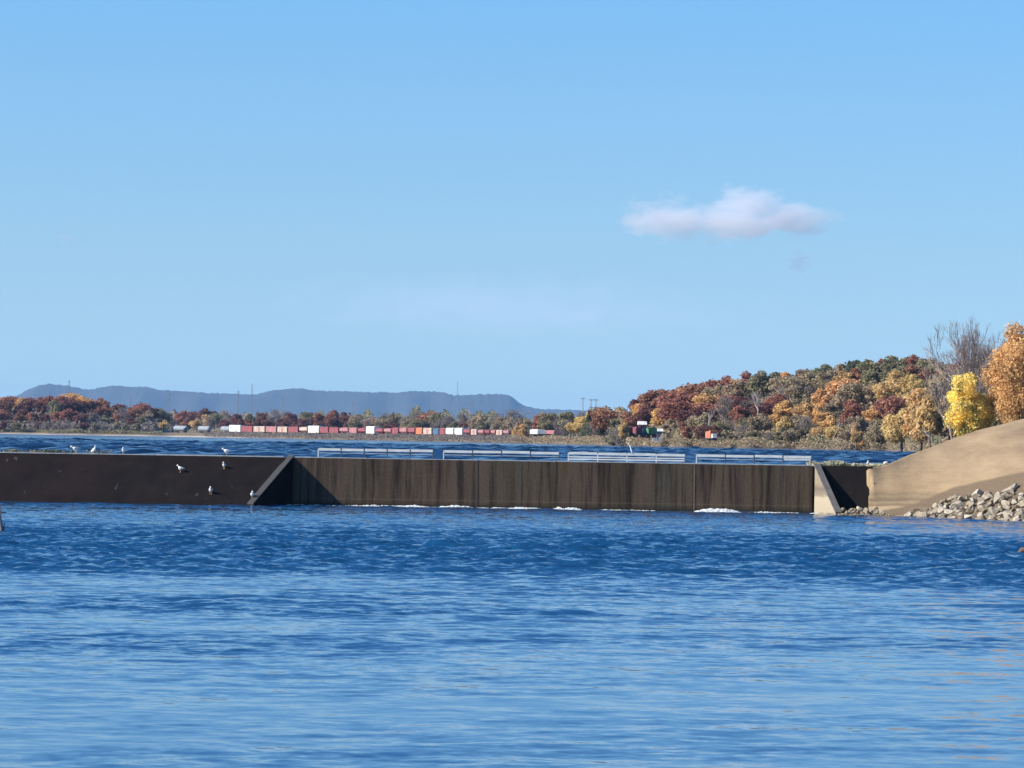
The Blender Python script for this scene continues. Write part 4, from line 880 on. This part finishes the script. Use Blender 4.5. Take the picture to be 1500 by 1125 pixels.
# ---------------------------------------------------------------- clouds (volumes)
def cloud(px_, py, Y, wpx, hpx, blobs, dens, label, seed, col=(1, 1, 1), noise_s=4.0, soft=.55, depth=.8):
    c = pix(px_, py, Y); w = wpx / F * Y / 2; h = hpx / F * Y / 2; d = w * depth
    bm = bmesh.new(); bmesh.ops.create_icosphere(bm, subdivisions=3, radius=1.25); me = bpy.data.meshes.new('cloud'); bm.to_mesh(me); bm.free()
    m = bpy.data.materials.new('cloud_vapour'); m.use_nodes = True; nt = m.node_tree; nt.nodes.clear(); out = N(nt, 'ShaderNodeOutputMaterial'); pv = N(nt, 'ShaderNodeVolumePrincipled')
    pv.inputs['Color'].default_value = (*col, 1); pv.inputs['Anisotropy'].default_value = 0.2
    t = N(nt, 'ShaderNodeTexCoord'); nz = N(nt, 'ShaderNodeTexNoise'); nz.inputs['Scale'].default_value = noise_s * .45; nz.inputs['Detail'].default_value = 6; nz.inputs['Roughness'].default_value = .6
    mp = N(nt, 'ShaderNodeMapping'); mp.inputs['Scale'].default_value = (w / h * .5, depth * w / h * .5, 1); mp.inputs['Location'].default_value = (seed * 3.7, seed, 0)
    nt.links.new(t.outputs['Object'], mp.inputs[0]); nt.links.new(mp.outputs[0], nz.inputs['Vector'])
    acc = None
    for (bx, by, bz, rx, ry, rz_) in blobs:
        s1 = N(nt, 'ShaderNodeVectorMath', operation='SUBTRACT'); nt.links.new(t.outputs['Object'], s1.inputs[0]); s1.inputs[1].default_value = (bx, by, bz)
        s2 = N(nt, 'ShaderNodeVectorMath', operation='DIVIDE'); nt.links.new(s1.outputs[0], s2.inputs[0]); s2.inputs[1].default_value = (rx, ry, rz_)
        ln = N(nt, 'ShaderNodeVectorMath', operation='LENGTH'); nt.links.new(s2.outputs[0], ln.inputs[0]); v = math_(nt, 'SUBTRACT', 1.0, ln.outputs['Value'])
        acc = v if acc is None else math_(nt, 'SMOOTH_MAX', acc, v, .15)
    n_ = math_(nt, 'MULTIPLY_ADD', nz.outputs['Fac'], 2.4, -1.2)
    f_ = math_(nt, 'ADD', acc, math_(nt, 'MULTIPLY', n_, 1.15)); mr = N(nt, 'ShaderNodeMapRange'); mr.inputs['From Min'].default_value = 0.0; mr.inputs['From Max'].default_value = soft; mr.inputs['To Max'].default_value = dens
    nt.links.new(f_, mr.inputs['Value']); nt.links.new(mr.outputs[0], pv.inputs['Density']); nt.links.new(pv.outputs[0], out.inputs['Volume'])
    o = link('cloud', me, m, None, c); o.scale = (w, d, h); tag(o, label, 'cloud'); return o
cloud(1064, 318, 9000, 310, 80, [(-.55, 0, -.1, .42, .7, .75), (.1, 0, -.2, .5, .8, .7), (.22, 0, .35, .34, .7, .8), (.62, 0, -.05, .38, .6, .6)], .0125, 'white flat-bottomed cloud above the right hillside', 1, (.90, .93, 1), soft=.65)
cloud(735, 450, 27000, 760, 120, [(0, 0, 0, .9, .9, .8)], .00016, 'faint lavender band of thin cloud low over the hills', 5, (.86, .82, .98), soft=.9)
cloud(1170, 385, 9000, 60, 40, [(0, 0, 0, .8, .8, .8)], .009, 'small faint wisp of cloud below the white cloud', 2, (.85, .88, 1))
cloud(98, 348, 9000, 36, 16, [(0, 0, 0, .8, .8, .8)], .014, 'tiny faint cloud high on the left', 3, (.7, .75, .9))

# ---------------------------------------------------------------- haze
m = bpy.data.materials.new('haze_air'); m.use_nodes = True; nt = m.node_tree; nt.nodes.clear(); out = N(nt, 'ShaderNodeOutputMaterial'); pv = N(nt, 'ShaderNodeVolumePrincipled')
pv.inputs['Color'].default_value = (.32, .60, 1.0, 1); pv.inputs['Density'].default_value = 3.1e-5; pv.inputs['Anisotropy'].default_value = 0.1; nt.links.new(pv.outputs[0], out.inputs['Volume'])
hz_ = MB().box(-13000, 13000, -2100, 24500, -3.5, 285).build('haze', m); tag(hz_, kind='stuff')
